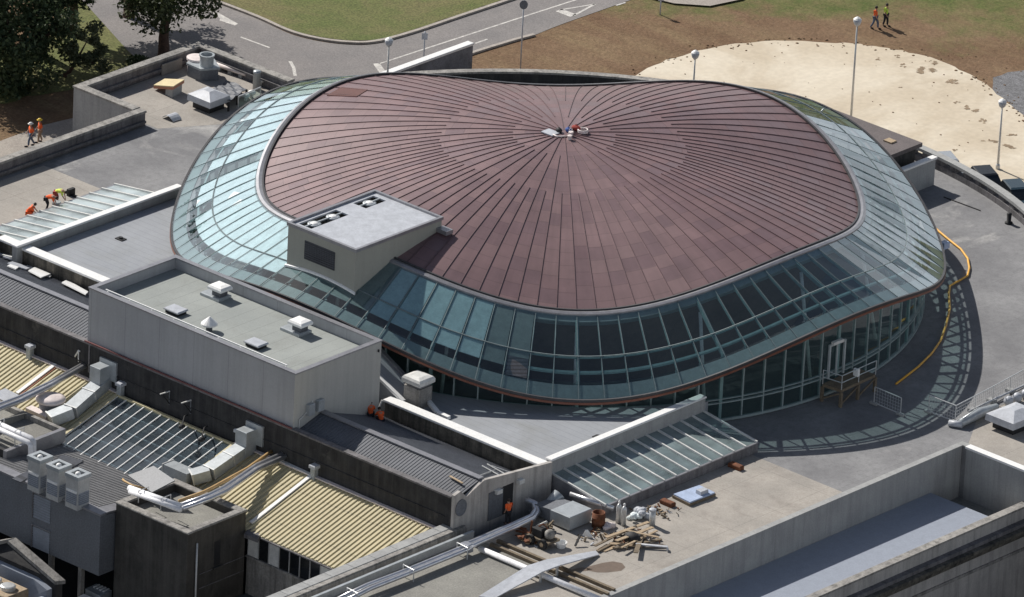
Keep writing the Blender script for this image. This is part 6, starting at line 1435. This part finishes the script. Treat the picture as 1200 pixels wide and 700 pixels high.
def person(pos, face, pose, top, legs_m, label, helmet=None, stride=.25):
    """pose: 'walk', 'stand', 'bend', 'crouch'"""
    t = thing('person', label, 'person', pos); t['_o'] = (0, 0, 0); t.rotation_euler = (0, 0, face)      # local +X is forward
    if pose in ('walk', 'stand'):
        s = stride if pose == 'walk' else .06
        J = dict(pel=(0, 0, .95), wai=(.0, 0, 1.12), che=(.02, 0, 1.35), nec=(.02, 0, 1.52), hea=(.05, 0, 1.64), hdt=(.05, 0, 1.75),
                 sl=(.0, .2, 1.44), el=(-.06 - s * .3, .25, 1.18), hl=(.05 - s * .2, .25, .95), sr=(0, -.2, 1.44), er=(.02 + s * .3, -.25, 1.18), hr=(.16 + s * .3, -.24, .98),
                 tl=(0, .1, .9), kl=(s * .7, .11, .5), al=(s * .8, .11, .1), fl=(s * .8 + .2, .11, .05), tr=(0, -.1, .9), kr=(-s * .3, -.11, .5), ar=(-s * 1.2, -.11, .12), fr=(-s * 1.2 + .18, -.11, .05))
    elif pose == 'bend':
        J = dict(pel=(-.15, 0, .92), wai=(.0, 0, 1.03), che=(.25, 0, 1.08), nec=(.42, 0, 1.05), hea=(.54, 0, 1.0), hdt=(.62, 0, .97),
                 sl=(.34, .2, 1.05), el=(.42, .26, .78), hl=(.5, .2, .52), sr=(.34, -.2, 1.05), er=(.42, -.26, .78), hr=(.55, -.18, .55),
                 tl=(-.15, .1, .88), kl=(.0, .16, .5), al=(-.08, .17, .1), fl=(.12, .17, .05), tr=(-.15, -.1, .88), kr=(.02, -.16, .5), ar=(-.1, -.17, .1), fr=(.1, -.17, .05))
    else:
        J = dict(pel=(-.12, 0, .34), wai=(-.02, 0, .5), che=(.15, 0, .72), nec=(.27, 0, .85), hea=(.37, 0, .93), hdt=(.43, 0, 1.0),
                 sl=(.18, .2, .8), el=(.36, .26, .55), hl=(.56, .18, .38), sr=(.18, -.2, .8), er=(.36, -.26, .55), hr=(.58, -.16, .36),
                 tl=(-.1, .1, .32), kl=(.3, .2, .45), al=(.08, .2, .1), fl=(.26, .2, .05), tr=(-.1, -.1, .32), kr=(.28, -.2, .42), ar=(.05, -.2, .1), fr=(.22, -.2, .05))
    K = list(J); ix = {k: i for i, k in enumerate(K)}
    E = [('pel', 'wai'), ('wai', 'che'), ('che', 'nec'), ('nec', 'hea'), ('hea', 'hdt'), ('che', 'sl'), ('sl', 'el'), ('el', 'hl'), ('che', 'sr'), ('sr', 'er'), ('er', 'hr'), ('pel', 'tl'), ('tl', 'kl'), ('kl', 'al'), ('al', 'fl'), ('pel', 'tr'), ('tr', 'kr'), ('kr', 'ar'), ('ar', 'fr')]
    RD_ = dict(pel=.13, wai=.12, che=.14, nec=.055, hea=.095, hdt=.075, sl=.065, el=.045, hl=.04, sr=.065, er=.045, hr=.04, tl=.095, kl=.062, al=.042, fl=.038, tr=.095, kr=.062, ar=.042, fr=.038)
    skinned('body', [J[k] for k in K], [(ix[a], ix[b]) for a, b in E], [RD_[k] for k in K], M['skin'], t)
    def sub(name, keys, edges, rad, mat):
        kk = {k: i for i, k in enumerate(keys)}; skinned(name, [J[k] for k in keys], [(kk[a], kk[b]) for a, b in edges], [rad[k] for k in keys], mat, t)
    sub('jacket', ['che', 'wai', 'pel', 'sl', 'el', 'sr', 'er'], [('che', 'wai'), ('wai', 'pel'), ('che', 'sl'), ('sl', 'el'), ('che', 'sr'), ('sr', 'er')], dict(che=.185, wai=.165, pel=.165, sl=.095, el=.075, sr=.095, er=.075), top)
    sub('trousers', ['pel', 'tl', 'kl', 'al', 'tr', 'kr', 'ar'], [('pel', 'tl'), ('tl', 'kl'), ('kl', 'al'), ('pel', 'tr'), ('tr', 'kr'), ('kr', 'ar')], dict(pel=.155, tl=.12, kl=.085, al=.07, tr=.12, kr=.085, ar=.07), legs_m)
    for a in ('l', 'r'):
        v = Vector(J['f' + a]); mb = MB(); mb.ball(v + Vector((-.04, 0, .01)), .12, 10, 6, (1.25, .5, .48)); mb.build('shoe', M['black'], t, True)
        # hand: palm with four fingers and a thumb
        h = Vector(J['h' + a]); e = Vector(J['e' + a]); d = (h - e).normalized(); sd_ = d.cross(Vector((1, 0, 0))).normalized(); mb = MB()
        mb.ball(h + d * .05, .045, 8, 6)
        for k in range(4): f0 = h + d * .08 + sd_ * (k - 1.5) * .02; mb.tube([f0, f0 + d * .04 + Vector((.01, 0, 0)), f0 + d * .065 + Vector((.03, 0, 0))], .009, 5)
        mb.tube([h + d * .03 + sd_ * .03, h + d * .06 + sd_ * .06], .011, 5); mb.build('hand', M['skin'], t, True)
    hd_ = Vector(J['hea']); u = (Vector(J['hdt']) - hd_).normalized(); fwd = Vector((1, 0, 0)) if pose in ('walk', 'stand') else Vector((.6, 0, -.8))
    mb = MB(); mb.ball(hd_ + u * .03 + fwd * .1, .022, 6, 5); mb.build('nose', M['skin'], t, True)
    for s_ in (-1, 1): MB().ball(hd_ + u * .055 + fwd * .092 + Vector((0, .035 * s_, 0)), .012, 6, 4).build('eye', M['dark_cloth'], t)
    if helmet:
        mb = MB(); c = hd_ + u * .08; mb.ball(c, .135, 14, 8, (1.1, .95, .8)); mb.loft([[c + Vector((.19 * math.cos(a) * 1.1, .155 * math.sin(a), z)) for a in [2 * math.pi * k / 14 for k in range(14)]] for z in (-.03, -.01)]); mb.build('helmet', helmet, t, True)
    else:
        MB().ball(hd_ + u * .06 - fwd * .02, .115, 12, 7, (1, .95, 1)).build('hair', M['hair'], t, True)
    return t
rv = math.atan2((CT @ Vector((1, 0, 0))).y, (CT @ Vector((1, 0, 0))).x)     # heading of picture-right on the ground
person(P(36, 171.5, GZ), rv + math.pi + .3, 'walk', M['hi_orange'], M['jeans'], 'person in white helmet, orange vest and jeans walking on the path beside the parapet', M['helmet_w'])
person(P(46.5, 167, GZ), rv + math.pi + .2, 'walk', M['hi_orange'], M['tan_cloth'], 'person in yellow helmet and orange vest on the path beside the parapet', M['helmet_y'], .15)
person(P(67, 240, 0), rv - .2, 'bend', M['hi_yellow'], M['red_cloth'], 'person in yellow-green top bending over behind the left skylight', None)
person(P(56, 247, 0), rv - .1, 'bend', M['hi_orange'], M['dark_cloth'], 'person in orange vest and black trousers stooping behind the left skylight', None)
person(P(34, 254.5, 0), rv - .1, 'crouch', M['hi_orange'], M['hi_orange'], 'person in orange crouching low at the edge of the left skylight', None)
person(P(1025, 34, GZ), rv - .5, 'walk', M['hi_orange'], M['jeans'], 'person in orange top walking over the brown soil at upper right', None)
person(P(1037.5, 31, GZ), rv - .6, 'walk', M['hi_green'], M['dark_cloth'], 'person in lime green top and black trousers on the soil at upper right', None, .12)
person(PAX(434, 491, 1, -28.2) * 1.0, rv + 1.6, 'crouch', M['hi_orange'], M['dark_cloth'], 'person in orange crouching against the lift house, left of the pair', None)
person(PAX(446, 498, 1, -28.2) * 1.0, rv + 1.9, 'crouch', M['hi_orange'], M['dark_cloth'], 'person in orange crouching by the slanting prop, right of the pair', None)
person(P(595, 615, 0), rv + 2.2, 'stand', M['hi_orange'], M['dark_cloth'], 'person in orange top and black trousers standing in the shed doorway by the pipes', None)
p = P(83, 229, 0); tag(MB().box(p.x - .12, p.x + .12, p.y - .3, p.y + .3, .01, .5).bevbox(p.x - .1, p.x + .8, p.y - .1, p.y + .1, .01, .12).build('saw', M['black'], None), 'small dark power tool on the paving right of the bending workers', 'tool')
p = P(66, 245, 0); tag(MB().lathe(p, ((.3, .01), (.32, .5), (.3, .55)), 14).build('tool_bucket', M['duct'], None, False, p), 'grey tub beside the bending workers at the left skylight', 'tub')

# ================================================================== TREES
def tree(base, height, crown_r, crown_c, leaf, n, label, name='tree', trunk_r=.35, lumps=16, leafsize=.32, limb_n=7, flat=.8, lean=(0, 0), seed=1):
    r = random.Random(seed); t = thing(name, label, 'tree', base)
    b = Vector(base); c = b + Vector(crown_c)
    fork = b + (c - b) * .45
    mid = b.lerp(fork, .5) + Vector((r.uniform(-.2, .2), r.uniform(-.2, .2), 0))
    tr = MB(); tr.tube([b - Vector((0, 0, .3)), b + Vector((0, 0, .25)), mid, fork, c + Vector((0, 0, crown_r * .3))], trunk_r, 9, [trunk_r * 1.5, trunk_r * 1.05, trunk_r * .9, trunk_r * .75, trunk_r * .2])
    cl = []
    for i in range(lumps):
        u = Vector((r.gauss(0, 1), r.gauss(0, 1), r.gauss(0, 1))).normalized() * r.uniform(.45, .95)
        cl.append((c + Vector((u.x * crown_r, u.y * crown_r, u.z * crown_r * flat)), crown_r * r.uniform(.22, .42)))
    for i in range(min(limb_n, lumps)):
        e = cl[i][0]; tr.tube([fork.lerp(c, r.uniform(0, .5)), fork.lerp(e, .5) + Vector((0, 0, .3)), e], .1, 6, [trunk_r * .5, trunk_r * .28, trunk_r * .1])
    tr.build('trunk', M['trunk'], t, True)
    lf = MB()
    for i in range(n):
        k = r.randrange(lumps); cc, rr_ = cl[k]
        u = Vector((r.gauss(0, 1), r.gauss(0, 1), r.gauss(0, 1))).normalized() * (r.random() ** .4) * rr_ * r.uniform(.8, 1.15)
        p = cc + Vector((u.x, u.y, u.z * .85)); s_ = leafsize * r.choice((.45, .6, .8, 1.0, 1.5))
        d1 = Vector((r.gauss(0, 1), r.gauss(0, 1), r.gauss(0, .7))).normalized(); d2 = d1.cross(Vector((r.gauss(0, 1), r.gauss(0, 1), r.gauss(0, 1)))).normalized()
        lf.v += [tuple(p - d1 * s_ * .5), tuple(p + d2 * s_ * .28), tuple(p + d1 * s_ * .5), tuple(p - d2 * s_ * .28)]; q = len(lf.v); lf.f.append((q - 4, q - 3, q - 2, q - 1))
    me = bpy.data.meshes.new('crown'); o_ = t['_o']; me.from_pydata([(v[0] - o_[0], v[1] - o_[1], v[2] - o_[2]) for v in lf.v], [], lf.f); me.materials.append(M[leaf])
    ob = bpy.data.objects.new('crown', me); COL.objects.link(ob); ob.parent = t
    return t
tree(P(192, 66, GZ), 9, 4.1, (0, 0, 6.0), 'leaf_deep', 9500, 'dense dark tree with a bare reddish trunk beside the annex corner', trunk_r=.42, lumps=26, seed=3, flat=.85)
tree(P(83, 40, GZ), 9, 3.2, (.3, 0, 6.5), 'leaf_deep', 4200, 'dark tree with upright trunk behind the other trees at upper left', trunk_r=.4, lumps=14, seed=5)
tree(P(12, 102, GZ), 9, 4.4, (0, 0, 3.4), 'leaf_dark', 14000, 'broad dense dark green tree filling the upper left corner', trunk_r=.5, lumps=34, seed=8, flat=1.0)
tree(P(-20, 95, GZ), 10, 4.6, (0, 0, 6.5), 'leaf_dark', 9000, 'tall dark tree cut by the left picture edge', trunk_r=.5, lumps=26, seed=9, flat=1.1)
tree(P(48, 66, GZ), 10, 4.2, (0, 0, 6.0), 'leaf_dark', 9000, 'dark tree behind the broad tree at the top left', trunk_r=.45, lumps=24, seed=12, flat=1.0)
tree(P(76, 90, GZ), 6, 1.9, (1.15, 1.0, 2.3), 'leaf_olive', 3400, 'small grey-olive tree leaning right in front of the dark trees', trunk_r=.16, lumps=12, leafsize=.26, seed=15, flat=1.0)
tree(P(150, 20, GZ), 9, 3.6, (0, 0, 6.0), 'leaf_deep', 6000, 'dark tree with yellowish edge between the two bare trunks', trunk_r=.35, lumps=18, seed=21)
def shrub(px, py, r0, label, seed):
    r = random.Random(seed); b = P(px, py, GZ); t = thing('shrub', label, 'shrub', b); lf = MB()
    for i in range(700):
        u = Vector((r.gauss(0, 1), r.gauss(0, 1), abs(r.gauss(0, 1)))).normalized() * r.random() ** .4 * r0; p = b + Vector((u.x * 1.5, u.y, u.z * .7)); s_ = .22
        d1 = Vector((r.gauss(0, 1), r.gauss(0, 1), r.gauss(0, 1))).normalized(); d2 = d1.cross(Vector((r.gauss(0, 1), r.gauss(0, 1), r.gauss(0, 1)))).normalized(); lf.add([p - d1 * s_ * .5, p + d2 * s_ * .3, p + d1 * s_ * .5, p - d2 * s_ * .3], [(0, 1, 2, 3)])
    me = bpy.data.meshes.new('foliage'); o_ = t['_o']; me.from_pydata([(v[0] - o_[0], v[1] - o_[1], v[2] - o_[2]) for v in lf.v], [], lf.f); me.materials.append(M['leaf_dark']); ob = bpy.data.objects.new('foliage', me); COL.objects.link(ob); ob.parent = t
    MB().tube([b, b + Vector((0, 0, r0 * .5))], .06, 6).build('stem', M['trunk'], t)
shrub(165, 76, .9, 'low dark shrub outside the annex parapet under the trees', 4)
for e in EMPT:
    if '_o' in e: del e['_o']
